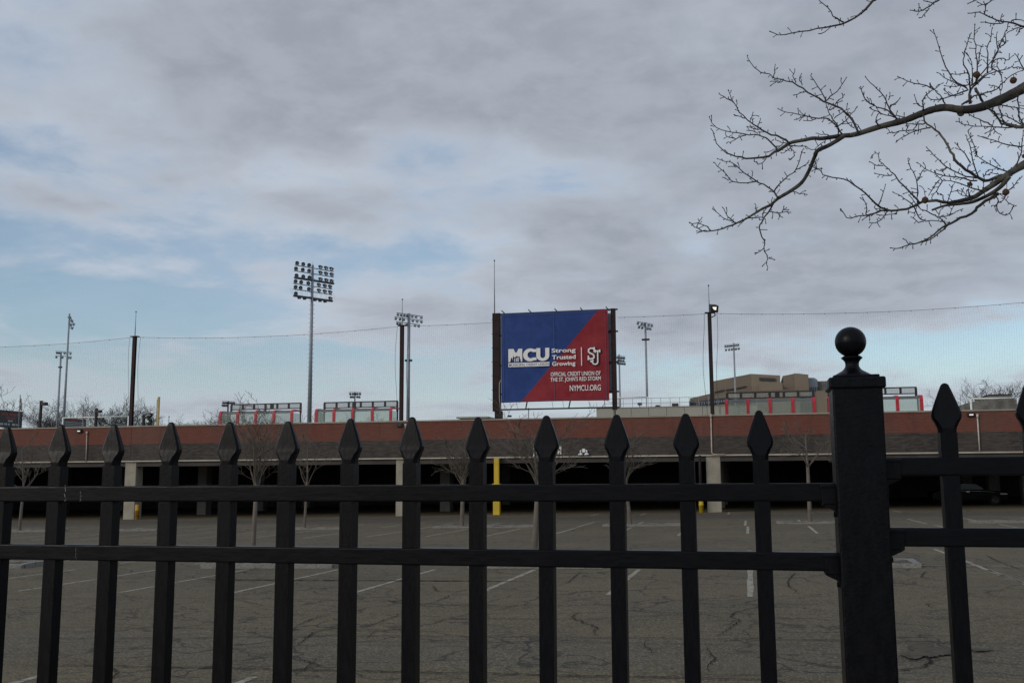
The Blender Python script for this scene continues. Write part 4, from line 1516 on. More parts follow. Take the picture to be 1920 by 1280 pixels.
xb_ = -96.0
ya, yb = depth_on(xb_, -45), depth_on(xb_, 40)
zt_, zb__ = at(40, 771.5, yb).z, at(40, 803, yb).z
board(xb_, ya, yb, max(zb__, GZ0 + .2), zt_, 'large black scoreboard with red heading at the left edge', [(.52, .97, .70, .84, 'r'), (.62, .86, .50, .62, 'r'), (.68, .82, .34, .44, 'w'), (.50, .97, .12, .25, 'w')], True)
xb_ = -92.0
ya, yb = depth_on(xb_, 120), depth_on(xb_, 160)
zt_ = at(160, 786.5, yb).z
board(xb_, ya, yb, at(160, 804, yb).z, zt_, 'smaller scoreboard with rows of white print behind the white goal', [(.12, .97, .74, .90, 'r'), (.06, .97, .56, .66, 'w'), (.06, .97, .38, .48, 'w'), (.06, .97, .2, .3, 'w'), (.06, .97, .04, .12, 'w')])
xb_ = -83.0
ya, yb = depth_on(xb_, 216), depth_on(xb_, 243)
board(xb_, ya, yb, at(243, 803, yb).z, at(243, 794.5, yb).z, 'low white printed board half hidden left of the net pole', [(.08, .95, .58, .82, 'w'), (.08, .95, .2, .45, 'w')])

# ------------------------------------------------------------------ grandstand wall with railing and boxes
Yg = 104.0
a, b = at(1118, 764, Yg), at(1420, 758, Yg)
zt_ = at(1250, 763, Yg).z
t = thing('grandstand_wall', ((a.x + b.x) / 2, Yg, GZ0), 'low beige panelled wall with a railing, right of the banner', 'wall')
n = 9
for k in range(n):
    xa_, xb_ = a.x + (b.x - a.x) * k / n, a.x + (b.x - a.x) * (k + 1) / n
    MB().box((xa_ + .02, Yg, GZ0), (xb_ - .02, Yg + .4, zt_)).build('panel', 'beige', t)
MB().box((a.x, Yg + .08, GZ0), (b.x, Yg + 3.5, zt_ - .06)).build('deck', 'dim_conc', t)
MB().box((a.x - .05, Yg - .06, zt_ + .003), (b.x + .05, Yg + .46, zt_ + .07)).build('cap', 'coping', t)
rl = MB()
for z in (zt_ + .5, zt_ + 1.0):
    rl.tube([(a.x + .8, Yg + .6, z), (b.x, Yg + .6, z)], .022, 5)
for k in range(17):
    x = a.x + .8 + (b.x - a.x - .8) * k / 16
    rl.tube([(x, Yg + .6, zt_), (x, Yg + .6, zt_ + 1.0)], .022, 5)
rl.tube([(a.x + .8, Yg + .6, zt_ + 1.0), (a.x + 2.2, Yg + .6, zt_ + .06)], .022, 5)
rl.build('railing', 'galv', t)
for (x0, x1, y0, y1, stand, lab, nm) in ((1195.5, 1203.5, 754.5, 759, 1, 'dark box on a stand on the beige wall', 'camera_box'), (1227, 1239, 759, 762.5, 0, 'low dark dome on the beige wall', 'roof_vent'),
                                         (1260, 1272, 756, 762, 0, 'grey square roof unit on the beige wall', 'roof_unit'), (1293, 1303, 751, 763, 0, 'bulky dark unit at the wall end beside the tan building', 'roof_unit')):
    p, q = at(x0, y1, Yg + 1), at(x1, y0, Yg + 1)
    t = thing(nm, ((p.x + q.x) / 2, Yg + 1, zt_), lab, 'equipment box')
    if nm == 'roof_vent':
        MB().lathe([(abs(q.x - p.x) / 2, 0), (abs(q.x - p.x) / 2, .12), (.2, .3), (.02, .32)], ((p.x + q.x) / 2, Yg + 1.2, zt_), 14).build('dome', 'black', t, True)
    else:
        bevel(MB().box((p.x, Yg + .8, p.z if stand else zt_ - .05), (q.x, Yg + 1.4, q.z)).build('housing', 'lampblack', t), .05)
        if stand:
            MB().tube([((p.x + q.x) / 2, Yg + 1.1, zt_ - .06), ((p.x + q.x) / 2, Yg + 1.1, p.z)], .05, 6).build('stand', 'black', t)
        else:
            MB().box((p.x + .1, Yg + .78, zt_ + .1), (q.x - .1, Yg + .797, q.z - .12)).build('grille', 'black', t)

# ------------------------------------------------------------------ tan concrete building
Yu = 200.0


def P2(px, py, Y=Yu):
    p = at(px, py, Y)
    return (p.x, p.z)


uni = thing('tan_building', (at(1420, 770, Yu).x, Yu, GZ0), 'tan concrete building with sloping roofline and slit windows', 'building')
base = GZ0
wz = lambda px, Y=Yu: P2(px, 760, Y)[0]
Yw = Yu - 6
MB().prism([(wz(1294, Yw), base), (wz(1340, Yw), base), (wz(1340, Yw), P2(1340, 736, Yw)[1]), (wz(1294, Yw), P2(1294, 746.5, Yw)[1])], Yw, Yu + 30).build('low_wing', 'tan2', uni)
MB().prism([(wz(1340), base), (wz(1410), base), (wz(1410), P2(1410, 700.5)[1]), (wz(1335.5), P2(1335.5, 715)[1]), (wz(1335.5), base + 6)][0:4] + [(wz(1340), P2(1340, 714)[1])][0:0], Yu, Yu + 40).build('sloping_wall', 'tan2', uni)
MB().prism([(wz(1410) + .02, base), (wz(1465), base), (wz(1465), P2(1465, 703.5)[1]), (wz(1410) + .02, P2(1410, 700.5)[1])], Yu + .01, Yu + 40).build('front_wall', 'tan', uni)
Yw = Yu - 5
MB().prism([(wz(1425, Yw), P2(1425, 736, Yw)[1]), (wz(1469, Yw), P2(1469, 736, Yw)[1]), (wz(1469, Yw), P2(1469, 717, Yw)[1]), (wz(1425, Yw), P2(1425, 715.5, Yw)[1])], Yw, Yu - .01).build('bay', 'tan', uni)
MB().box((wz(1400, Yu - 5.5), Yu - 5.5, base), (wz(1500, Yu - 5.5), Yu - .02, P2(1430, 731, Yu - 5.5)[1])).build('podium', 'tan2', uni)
MB().prism([(wz(1425.5), P2(1425, 713)[1]), (wz(1456), P2(1456, 714.2)[1]), (wz(1456), P2(1456, 709)[1]), (wz(1425.5), P2(1425, 707.7)[1])], Yu - .25, Yu - .005).build('slit_window', 'window', uni)
for (x0, y0, x1, y1) in ((1340.5, 736.5, 1358.5, 732.6), (1362, 732.6, 1380, 729.6), (1381.5, 729.4, 1400, 725.4)):
    MB().prism([(wz(x0), P2(x0, y0)[1]), (wz(x1), P2(x1, y1)[1]), (wz(x1), P2(x1, y1 - 2.6)[1]), (wz(x0), P2(x0, y0 - 2.6)[1])], Yu - .25, Yu - .004).build('slit_window', 'window', uni)
for k in range(14):
    x0 = 1301 + k * 4.6
    yt = 752.5 - k * .55
    Yw = Yu - 6.2
    w0 = MB().box((wz(x0, Yw), Yu - 6.3, P2(x0, yt + 9, Yw)[1]), (wz(x0 + 3.6, Yw), Yu - 6.05, P2(x0, yt, Yw)[1])).build('window', 'window', uni)
    MB().box((wz(x0 + .5, Yw), Yu - 6.34, P2(x0, yt + 8.2, Yw)[1]), (wz(x0 + 2.3, Yw), Yu - 6.31, P2(x0, yt + 3, Yw)[1])).build('pane', 'bluewin', w0)
Yw = Yu - 6
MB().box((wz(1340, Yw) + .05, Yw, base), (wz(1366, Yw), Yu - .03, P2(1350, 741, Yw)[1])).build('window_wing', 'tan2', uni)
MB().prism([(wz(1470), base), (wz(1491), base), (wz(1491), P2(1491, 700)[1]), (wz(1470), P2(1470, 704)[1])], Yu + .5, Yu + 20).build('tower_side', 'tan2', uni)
MB().prism([(wz(1491) + .02, base), (wz(1518.5), base), (wz(1518.5), P2(1518.5, 701.5)[1]), (wz(1502), P2(1502, 699.5)[1]), (wz(1491) + .02, P2(1491, 699)[1])], Yu + .5, Yu + 20).build('tower_front', 'tan', uni)
MB().prism([(wz(1519.5), base + 2), (wz(1537), base + 2), (wz(1537), P2(1537, 709)[1]), (wz(1531), P2(1531, 705)[1]), (wz(1519.5), P2(1519.5, 705)[1])], Yu + 3, Yu + 14).build('cooling_tower', 'coolmetal', uni)
for k in range(5):
    MB().box((wz(1521 + k * 3.6), Yu + 2.9, P2(1521, 732)[1]), (wz(1523 + k * 3.6), Yu + 2.97, P2(1521, 723)[1])).build('louvre', 'lampblack', uni)
MB().box((wz(1537.5), Yu + 4, base), (wz(1575), Yu + 18, P2(1545, 710.5)[1])).build('dark_block', 'stone', uni)
MB().box((wz(1527), Yu - 8, base), (wz(1585), Yu - .1, P2(1540, 732, Yu - 8)[1])).build('right_wing', 'tan', uni)
MB().tube([(wz(1445.5), Yu + 8, P2(1446, 703)[1]), (wz(1445.5), Yu + 8, P2(1446, 697.5)[1])], .3, 6).build('roof_vent', 'black', uni)
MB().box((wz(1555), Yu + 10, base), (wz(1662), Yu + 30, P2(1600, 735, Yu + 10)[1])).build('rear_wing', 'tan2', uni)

# stone building at the right
Ys_ = 165.0
sb = thing('stone_building', (at(1860, 770, Ys_).x, Ys_, GZ0), 'dark rough stone building among bare trees at the far right', 'building')
wz2 = lambda px: at(px, 760, Ys_).x
MB().prism([(wz2(1811), base), (wz2(1960), base), (wz2(1960), at(1960, 748, Ys_).z), (wz2(1862), at(1862, 749, Ys_).z), (wz2(1811), at(1811, 756, Ys_).z)], Ys_, Ys_ + 14).build('wall', 'stone', sb)
MB().box((wz2(1862), Ys_ + 2, base), (wz2(1904), Ys_ + 12, at(1880, 738.5, Ys_).z)).build('upper_block', 'stone', sb)
MB().box((wz2(1861), Ys_ + 1.9, at(1880, 738.4, Ys_).z), (wz2(1905), Ys_ + 12.1, at(1880, 736.8, Ys_).z)).build('parapet', 'rust', sb)
MB().box((wz2(1809), Ys_ - .6, base), (wz2(1816), Ys_ - .01, at(1811, 760, Ys_).z)).build('buttress', 'stone', sb)


# ------------------------------------------------------------------ bare trees
def grow(rg_, mb, p, d, L, r, lvl, kids, sides, droop, minr, wig=.18):
    n = 4 if lvl > 0 else 3
    pts, rad = [Vector(p)], [r]
    q, dd = Vector(p), Vector(d).normalized()
    for i in range(n):
        dd = (dd + Vector((rg_.gauss(0, wig), rg_.gauss(0, wig), rg_.gauss(0, wig * .6) + droop))).normalized()
        q = q + dd * (L / n)
        pts.append(q.copy())
        rad.append(max(minr, r * (1 - .75 * (i + 1) / n)))
    mb.tube(pts, rad, sides, False)
    if lvl <= 0:
        return
    nk = kids[-lvl] if lvl <= len(kids) else 3
    for k in range(nk):
        f = .22 + .78 * (k + rg_.random()) / nk
        i = min(n - 1, int(f * n))
        base_ = pts[i].lerp(pts[i + 1], f * n - i)
        t = (pts[i + 1] - pts[i]).normalized()
        side = t.orthogonal()
        side.rotate(Matrix.Rotation(rg_.uniform(0, 6.283), 3, t))
        ang = R(rg_.uniform(24, 52))
        nd = t * math.cos(ang) + side * math.sin(ang) + Vector((0, 0, .18))
        grow(rg_, mb, base_, nd, L * rg_.uniform(.38, .62), max(minr, r * .5), lvl - 1, kids, max(3, sides - 1), droop, minr, wig)


def bare_tree(name, X, Y, z0, H, trunk_h, r, spread, nprim, kids, label, cat, group, mat_, seed, minr, lean=(0, 0), sides=5, stretch=1.0, droop=.06, thick=1.0, plen=(.5, .82)):
    rg_ = random.Random(seed)
    t = thing(name, (X, Y, z0), label, cat, group)
    tr = MB()
    top = Vector((X + lean[0], Y + lean[1], z0 + trunk_h))
    tr.tube([(X, Y, z0 - .1), (X, Y, z0 + .02), (X + lean[0] * .45, Y + lean[1] * .5, z0 + trunk_h * .5), top], [r * 1.35, r * 1.12, r * .95, r * .8], 10)
    tr.build('trunk', mat_, t, True)
    cr = MB()
    Lc = H - trunk_h
    grow(rg_, cr, top, (lean[0] * .1, 0, 1), Lc * .8, r * .72, 3, kids, sides, .10, minr, .06)
    for k in range(nprim):
        a = 2 * math.pi * (k + rg_.random() * .7) / nprim
        zf = rg_.uniform(-.16, .2)
        inc = R(spread * rg_.uniform(.4, 1.0))
        st = top + Vector((0, 0, zf * trunk_h))
        if zf < 0:
            st = Vector((X + lean[0] * (1 + zf), Y, st.z))
        d = Vector((math.cos(a) * math.sin(inc) * stretch, math.sin(a) * math.sin(inc), math.cos(inc)))
        grow(rg_, cr, st, d, Lc * rg_.uniform(*plen), r * rg_.uniform(.26, .40) * thick, 3, kids, sides, droop, minr, .10)
    zm = max(v_[2] for v_ in cr.v)
    kz = (z0 + H - top.z) / (zm - top.z)
    cr.v = [(x_, y_, top.z + (z_ - top.z) * kz if z_ > top.z else z_) for x_, y_, z_ in cr.v]
    cr.build('crown', mat_, t, True)
    return t


YG = 'young bare trees planted in the lot islands'
LT = [(473, 1063, 24.55, 736, 912, .062, 23, 12, (3, 4, 4), 'tall upright young bare tree left of centre, crown above the wall', 11, (.05, 0)),
      (1001, 1066, 24.6, 742, 905, .075, 38, 13, (3, 4, 4), 'broad crowned young bare tree leaning before the banner', 12, (.13, 0)),
      (571, 990, 46.7, 800, 902, .065, 46, 5, (2, 4, 4), 'small thin bare tree forking low, left of the white column', 13, (.08, 0)),
      (866, 988, 46.8, 806, 908, .10, 27, 12, (3, 4, 5), 'dense bushy bare tree left of the yellow column', 14, (.05, 0)),
      (1182, 983, 46.9, 806, 902, .085, 25, 11, (3, 4, 5), 'narrow vase shaped bare tree right of the emergency light', 15, (-.2, 0)),
      (1519, 978, 47.8, 785, 872, .085, 55, 6, (2, 4, 5), 'sparse open bare tree just left of the ball topped post', 16, (0, 0)),
      (36, 1000, 46.6, 803, 912, .075, 55, 8, (2, 4, 5), 'low spreading bare tree at the left edge of the lot', 17, (.1, 0))]
for (px, py, Y, ytop, ycr, r, spread, npr, kids, lab, seed, lean) in LT:
    b = at(px, py, Y)
    z0 = gz(b.x) + .06
    H = at(px, ytop, Y).z - z0
    th = at(px, ycr, Y).z - z0
    bare_tree('young_tree', b.x, Y, z0, H, th, r, spread, npr, kids, lab, 'bare tree', YG, 'youngbark', seed, .0050 if Y < 30 else .008, lean, plen=(.55, .98) if Y < 30 else (.5, .85))

FT = 'bare trees beyond the playing field'
for (px, ytop, Y, hw, lab, seed, npr) in ((95, 742, 175, 48, 'rounded bare tree behind the two left light towers', 21, 10), (140, 753, 190, 34, 'bare tree behind the white goal at the left', 22, 8),
                                          (212, 741, 170, 52, 'largest rounded bare tree, left of the leftmost net pole', 23, 12), (262, 748, 185, 34, 'bare tree right of the leftmost net pole', 24, 8),
                                          (350, 780, 230, 26, 'small far bare tree right of the foul pole', 25, 8), (395, 769, 220, 32, 'far bare tree left of the leftmost shelter', 26, 9),
                                          (440, 777, 225, 34, 'far bare tree seen through the leftmost shelter glass', 31, 8), (515, 775, 225, 34, 'far bare tree seen through the right part of the leftmost shelter', 32, 8),
                                          (573, 775, 220, 24, 'far bare tree in the gap between the two left shelters', 27, 8), (650, 777, 225, 34, 'far bare tree behind the left half of the second shelter', 33, 8),
                                          (710, 777, 225, 34, 'far bare tree behind the right half of the second shelter', 34, 8),
                                          (1845, 712, 185, 44, 'tall bare tree behind the stone building', 28, 11), (1888, 716, 180, 36, 'bare tree rising behind the stone upper block', 29, 9),
                                          (1925, 722, 185, 30, 'bare tree at the right edge', 30, 8)):
    b = at(px, 790, Y)
    H = at(px, ytop - 5, Y).z - GZ0
    sp_ = math.degrees(math.atan2(hw * Y / 1850, H * .62))
    bare_tree('bare_tree', b.x, Y, GZ0, H, H * .16, .20, min(62, sp_ * 1.15), npr + 3, (4, 5, 7), lab, 'bare tree', FT, 'farbark', seed, .019, sides=3, droop=.035, thick=1.5, plen=(.62, .92))
b = at(6, 790, 60 if False else 90)
bare_tree('bare_tree', at(6.5, 790, 96).x, 96, GZ0, at(6.5, 722, 96).z - GZ0, 1.6, .09, 48, 6, (2, 3, 3), 'slim bare tree rising over the large scoreboard', 'bare tree', FT, 'farbark', 41, .016, sides=4)

# little conifer by the third lamp post
Yc = 135
p0, p1 = at(281.5, 799, Yc), at(281.5, 774, Yc)
t = thing('conifer', (p0.x, Yc, GZ0), 'small dark ragged conifer left of the yellow foul pole', 'conifer')
MB().tube([(p0.x, Yc, GZ0), (p0.x, Yc, p1.z)], [.12, .03], 6).build('trunk', 'farbark', t)
fo = MB()
for k in range(46):
    f = k / 46
    z = GZ0 + .5 + (p1.z - GZ0 - .5) * f
    L = (1 - f) * 1.5 + .2
    a = rng.uniform(0, 6.28)
    dvec = Vector((math.cos(a), math.sin(a), .35))
    e = Vector((p0.x, Yc, z)) + dvec * L
    for j in range(5):
        c0 = Vector((p0.x, Yc, z)).lerp(e, .25 + .17 * j)
        u = Vector((rng.gauss(0, .2), rng.gauss(0, .2), rng.gauss(0, .15)))
        fo.add([c0 - u, c0 + Vector((0, 0, .12)), c0 + u, c0 - Vector((0, 0, .14))], [(0, 1, 2, 3)])
fo.build('crown', 'needles', t)

# ------------------------------------------------------------------ iron fence in the foreground
fence = thing('iron_fence', (0, 2.25, FZ), 'black iron picket fence with spear tips and a ball topped post', 'fence')
FO = wloc(fence)
RY0, RY1 = 2.230, 2.268
pk = MB()
hw = .0165
# square tube picket hammered into a flat spear tip
pk_h = 1.53
pick_body = MB().box((-hw, -hw, 0), (hw, hw, pk_h))
pick_mesh = pick_body.mesh('picket', 'iron')
tip = MB()
secs = []
for z, a, b in ((0, hw, hw), (.010, .0175, .0168), (.022, .0225, .0150), (.030, .0272, .0125), (.038, .0285, .0110), (.046, .0272, .0102), (.066, .0205, .0088), (.088, .0125, .0070), (.096, .0094, .0062), (.1015, .0072, .0052), (.1045, .0040, .0035), (.1053, .0012, .0012)):
    c_ = min(a, b) * .45
    secs.append([(-a, -b + c_, z), (-a + c_, -b, z), (a - c_, -b, z), (a, -b + c_, z), (a, b - c_, z), (a - c_, b, z), (-a + c_, b, z), (-a, b - c_, z)])
tip.loft(secs)
tip_mesh = tip.mesh('spear_tip', 'iron', False)


def fence_panel(xa, xb, first, n, step, dz):
    z1t, z1b, z2t, z2b = 1.991 + dz, 1.953 + dz, 1.8485 + dz, 1.8105 + dz
    for (zb_, zt_) in ((z1b, z1t), (z2b, z2t), (FZ + .16 + dz, FZ + .198 + dz)):
        o = MB().box((xa, RY0, zb_), (xb, RY1, zt_)).build('rail', 'iron_rail', fence)
        bevel(o, .0035, 3)
    tipz = 2.146 + dz
    for k in range(n):
        x = first + step * k
        jx = rng.gauss(0, .0012)
        o = inst(pick_mesh, 'picket', fence, (x + jx - FO.x, 2.2495 - FO.y, tipz - .1053 - pk_h - FO.z), (max(-.0006, min(.0006, rng.gauss(0, .0004))), rng.gauss(0, .0014), rng.gauss(0, .008)))
        inst(tip_mesh, 'spear_tip', o, (0, 0, pk_h - .0004), (rng.gauss(0, .012), rng.gauss(0, .006), rng.gauss(0, .03)), (rng.uniform(.96, 1.04), 1, rng.uniform(.97, 1.02)))
    # cup brackets with bolts where the rails meet the posts
    for (zb_, zt_) in ((z1b, z1t), (z2b, z2t)):
        for s_, x in ((1, xb), (-1, xa)):
            br_ = MB()
            x0, x1 = (x - .029, x + .001) if s_ > 0 else (x - .001, x + .029)
            br_.box((x0, RY0 - .006, zb_ - .006), (x1, RY0 - .0005, zt_ - .006))
            br_.box((x0 - .002, RY0 - .009, zt_ - .010), (x1 + .002, RY0 - .0062, zt_ - .003))
            br_.box((x0, RY1 + .0005, zb_ - .006), (x1, RY1 + .006, zt_ - .006))
            e = x if s_ > 0 else x
            pz = [(x1 if s_ > 0 else x0, zb_ - .0065), (x0 if s_ > 0 else x1, zb_ - .0065), (x0 + .006 if s_ > 0 else x1 - .006, zb_ - .010), (x - .004 * s_, zb_ - .019), (x, zb_ - .034)]
            br_.prism(pz, RY0 - .005, RY1 + .005)
            bo = bevel(br_.build('bracket', 'iron', fence), .0015)
            bt = MB()
            bt.lathe([(.0055, 0), (.0055, .006), (.003, .0085)] if s_ > 0 else [(.003, -.0085), (.0055, -.006), (.0055, 0)], (x - s_ * .006, RY0 + .004, zb_ - .027), 6, 'X')
            bt.build('bolt', 'iron', bo)


def fence_post(xc, dz, base_z):
    hw_ = .0500
    y0, y1 = 2.199, 2.299
    yc_ = (y0 + y1) / 2
    ztop = 2.196 + dz
    o = MB().box((xc - hw_, y0, base_z), (xc + hw_, y1, ztop)).build('post', 'iron_post', fence)
    bevel(o, .004, 3)
    c1 = MB().box((xc - hw_ - .0065, y0 - .0065, ztop - .011), (xc + hw_ + .0065, y1 + .0065, ztop + .0125)).build('cap', 'iron_post', o)
    bevel(c1, .004, 3)
    c2 = MB().box((xc - .046, yc_ - .046, ztop + .0127), (xc + .046, yc_ + .046, ztop + .018)).build('cap_step', 'iron', o)
    bevel(c2, .002, 2)
    fx, z = xc - .003, ztop + .0182
    prof_ = [(.040, 0), (.0395, .0015), (.036, .004), (.028, .0085), (.021, .0125), (.0165, .017), (.0142, .022), (.0140, .027), (.0150, .0315), (.0185, .036), (.0215, .0385), (.0222, .0400), (.0190, .0425), (.0165, .0440)]
    st = MB().lathe(prof_, (fx, yc_, z), 16)
    bevel(st.build('finial_stem', 'iron', o), .0006, 1)
    rb = .0322
    zc = z + .0440 + rb * .93
    bl = MB()
    m_ = 24
    bl.lathe([(max(.0005, rb * math.sin(math.pi * k / m_)), -rb * math.cos(math.pi * k / m_)) for k in range(m_ + 1)], (fx - .001, yc_, zc), 36)
    bl.build('finial_ball', 'iron', o, True)
    return o


PX = .2235
fence_post(PX, 0, FZ - .3)
fence_post(PX - 2.50, -.055, FZ - .35)
fence_post(PX + 2.50, .052, FZ - .3)
fence_panel(PX - 2.45, PX - .050, .026 - .1568 * 14, 15, .1568, 0)
fence_panel(PX + .050, PX + 2.45, .4022, 14, .1568, .0515)
fence_panel(PX - 4.95, PX - 2.55, PX - 2.75 - .1568 * 13, 14, .1568, -.055)
# chipped paint marks where a rail was spliced
for (x, y0, y1, w) in ((122, 908, 940, 1.2), (151, 921, 941, .8), (142, 1027, 1053, .7)):
    mk = MB()
    for k in range(16):
        yy = y0 + (y1 - y0) * k / 16
        if rng.random() < .75:
            a = at(x + rng.uniform(-1.6, 1.6), yy, RY0 - .0008)
            s_ = rng.uniform(.3, 1.0) * w * .0011
            mk.add([(a.x - s_, a.y, a.z - .0012), (a.x + s_, a.y, a.z - .0008), (a.x + s_ * .6, a.y, a.z + .0012), (a.x - s_ * .8, a.y, a.z + .001)], [(0, 1, 2, 3)])
    tag(mk.build('paint_chip', 'dull', fence), kind='stuff')

# ------------------------------------------------------------------ plane tree reaching in from the right
TX, TY = 4.0, 6.2
ptree = thing('plane_tree', (TX, TY, .05), 'bare plane tree branch reaching in from the upper right with round seed balls', 'tree')
K1, K2, K3, K4, K6, K8 = (1600, 0, 5.334), (1600, 200, 5.334), (1320, 80, 5.82), (1290, 240, 4.74), (1280, 0, 3.0), (1280, 200, 3.0)


def cv(k, pts):
    return [(k[0] + x / k[2], k[1] + y / k[2]) for x, y in pts]


SEGS = []          # placed points: (px, py, depth, radius)
DM = 4.95


def depth_at(px, py):
    best, bd = None, 1e9
    for q in SEGS:
        d = (q[0] - px) ** 2 + (q[1] - py) ** 2
        if d < bd:
            bd, best = d, q
    return best, bd


def smooth(pts, it=1):
    for _ in range(it):
        o = [pts[0]]
        for a, b in zip(pts, pts[1:]):
            o.append((a[0] * .75 + b[0] * .25, a[1] * .75 + b[1] * .25))
            o.append((a[0] * .25 + b[0] * .75, a[1] * .25 + b[1] * .75))
        o.append(pts[-1])
        pts = o
    return pts


def limb(pts, r0, r1, name='twig', d0=None, drift=None, ext=None, spurs=True, sm=1, spur_len=9):
    """a branch traced in the photograph, laid out in depth and given thickness; r in photo pixels"""
    src, dist_ = depth_at(*pts[0]) if SEGS else (None, 1e9)
    if d0 is None:
        d0 = src[2] if dist_ < 40 ** 2 else DM
    drift = rng.uniform(-.28, .28) if drift is None else drift
    P_ = smooth(pts, sm)
    n = len(P_)
    L = [0]
    for a, b in zip(P_, P_[1:]):
        L.append(L[-1] + math.hypot(b[0] - a[0], b[1] - a[1]))
    pts3, rad = [], []
    mb = MB()
    for i, (x, y) in enumerate(P_):
        f = L[i] / max(L[-1], 1)
        jx, jy = (rng.gauss(0, .8), rng.gauss(0, .8)) if (0 < i < n - 1 and r0 < 4) else (0, 0)
        Y = d0 + drift * f + .03 * math.sin(7 * f + n)
        rr_ = r0 + (r1 - r0) * f ** .8
        rr_ *= 1 + (.10 * rng.uniform(-1, 1) if r0 < 4 else .05 * rng.uniform(-1, 1))
        pts3.append(at(x + jx, y + jy, Y))
        rad.append(max(rr_, .62) * Y / FOC)
        SEGS.append((x, y, Y, rr_))
    if ext:
        for (x, y, Y, rr_) in ext:               # carry on to the trunk outside the frame
            pts3.insert(0, at(x, y, Y) if not isinstance(x, Vector) else x)
            rad.insert(0, rr_ * Y / FOC)
    mb.tube(pts3, rad, 8 if r0 > 3 else 5)
    if spurs:
        d = 6.0
        side = 1
        while d < L[-1] - 4:
            i = max(k for k in range(n) if L[k] <= d)
            i = min(i, n - 2)
            f = (d - L[i]) / max(1e-6, L[i + 1] - L[i])
            x = P_[i][0] + (P_[i + 1][0] - P_[i][0]) * f
            y = P_[i][1] + (P_[i + 1][1] - P_[i][1]) * f
            tx, ty = P_[i + 1][0] - P_[i][0], P_[i + 1][1] - P_[i][1]
            tl = math.hypot(tx, ty) or 1
            ang = math.atan2(ty, tx) + side * R(rng.uniform(35, 75))
            side = -side if rng.random() < .8 else side
            ln = rng.choice([2.2, 2.6, 3.2, 4, 5.5, spur_len * .8, spur_len * 1.2]) if r0 < 5 else rng.choice([3, 4, 7])
            Y = d0 + drift * d / max(L[-1], 1)
            if rng.random() < (.85 if r0 < 3.2 else .55):
                q = [(x, y)]
                for k in range(2):
                    ang += rng.gauss(0, .3)
                    q.append((q[-1][0] + math.cos(ang) * ln / 2, q[-1][1] + math.sin(ang) * ln / 2))
                yo = rng.uniform(-.03, .03)
                v3 = [at(q[0][0], q[0][1], Y), at(q[1][0], q[1][1], Y + yo * .5), at(q[2][0], q[2][1], Y + yo)]
                mb.tube(v3, [.85 * Y / FOC, .62 * Y / FOC, .85 * Y / FOC], 4)
                tipd = (v3[2] - v3[1]).normalized()
                mb.tube([v3[2], v3[2] + tipd * 1.3 * Y / FOC, v3[2] + tipd * 2.8 * Y / FOC], [.9 * Y / FOC, 1.15 * Y / FOC, .2 * Y / FOC], 4)
            d += rng.uniform(5, 11)
        a, b = pts3[-2], pts3[-1]
        tipd = (b - a).normalized()
        mb.tube([b, b + tipd * 1.6 * DM / FOC, b + tipd * 3.6 * DM / FOC], [.8 * DM / FOC, 1.25 * DM / FOC, .2 * DM / FOC], 4)
    return mb.build(name, 'bark' if r0 > 2.5 else 'twig', ptree, True)


tb = Vector((TX, TY, 0))
tr = MB()
tr.tube([(TX, TY, -.1), (TX, TY, .1), (TX + .03, TY, 1.2), (TX - .02, TY - .05, 2.6), (TX - .04, TY - .1, 4.2), (TX + .05, TY, 5.8), (TX + .02, TY + .1, 7.5)], [.30, .25, .20, .18, .15, .11, .05], 14)
tr.build('trunk', 'bark', ptree, True)


def tj(z, dx=0):                                  # joint on the trunk
    return Vector((TX - .02 + dx, TY - .06, z))


A = cv(K1, [(1707, 880), (1560, 960), (1400, 1030), (1250, 1085), (1080, 1105), (930, 1070), (790, 1095), (650, 1150), (520, 1205), (400, 1235), (250, 1270)]) + \
    cv(K3, [(1640, 1010), (1530, 1015), (1400, 1030), (1280, 1050), (1190, 1040), (1090, 1065), (960, 1085), (905, 1115), (810, 1180), (660, 1250)]) + \
    cv(K4, [(700, 255), (600, 270), (490, 268), (400, 245), (330, 215), (260, 150), (240, 95), (210, 15)])
# the main limb in two lengths so that it keeps its thickness up to the fork
limb(A[:13], 9.4, 4.5, 'branch', 5.15, -.15, [(2010, 118, 5.3, 10.5), (2200, 60, 5.7, 13), (tj(3.9), 0, 6.1, 26)], True, 2)
limb(A[12:20], 4.4, 3.0, 'branch', None, -.1, None, True, 2)
limb(A[19:], 2.6, .8, 'branch', None, -.1)
limb(cv(K3, [(1530, 1018), (1450, 1070), (1350, 1130), (1240, 1170), (1205, 1230)]) + cv(K4, [(1145, 215), (1115, 280), (1090, 350), (1050, 430), (1010, 490), (930, 550), (800, 625)]), 4.2, 3.2, 'branch', None, .12, None, True, 2)
limb(cv(K4, [(800, 625), (700, 700), (560, 790), (420, 850), (330, 885), (255, 910), (140, 915), (65, 880), (20, 842)]), 3.0, .8, 'branch', None, .05)
C = cv(K2, [(1707, 580), (1600, 640), (1500, 710), (1400, 780), (1290, 850), (1200, 915), (1050, 945), (930, 965), (800, 935), (720, 940), (640, 980), (560, 1015), (450, 1040), (350, 1035)])
limb(C[:7], 7.6, 3.3, 'branch', 5.0, -.08, [(2000, 255, 5.2, 8.5), (2200, 170, 5.6, 11), (tj(3.1), 0, 6.1, 22)], True, 2)
limb(C[6:], 3.1, 1.9, 'branch', None, -.1)
limb(cv(K6, [(1165, 1185), (1100, 1160), (1040, 1100), (985, 1050), (915, 1010), (860, 997), (800, 990), (770, 960), (740, 940), (750, 905)]), 2.1, .8)
limb(cv(K6, [(1165, 1182), (1105, 1188), (1050, 1210), (980, 1220), (930, 1230), (900, 1195), (888, 1180)]), 1.8, .8)
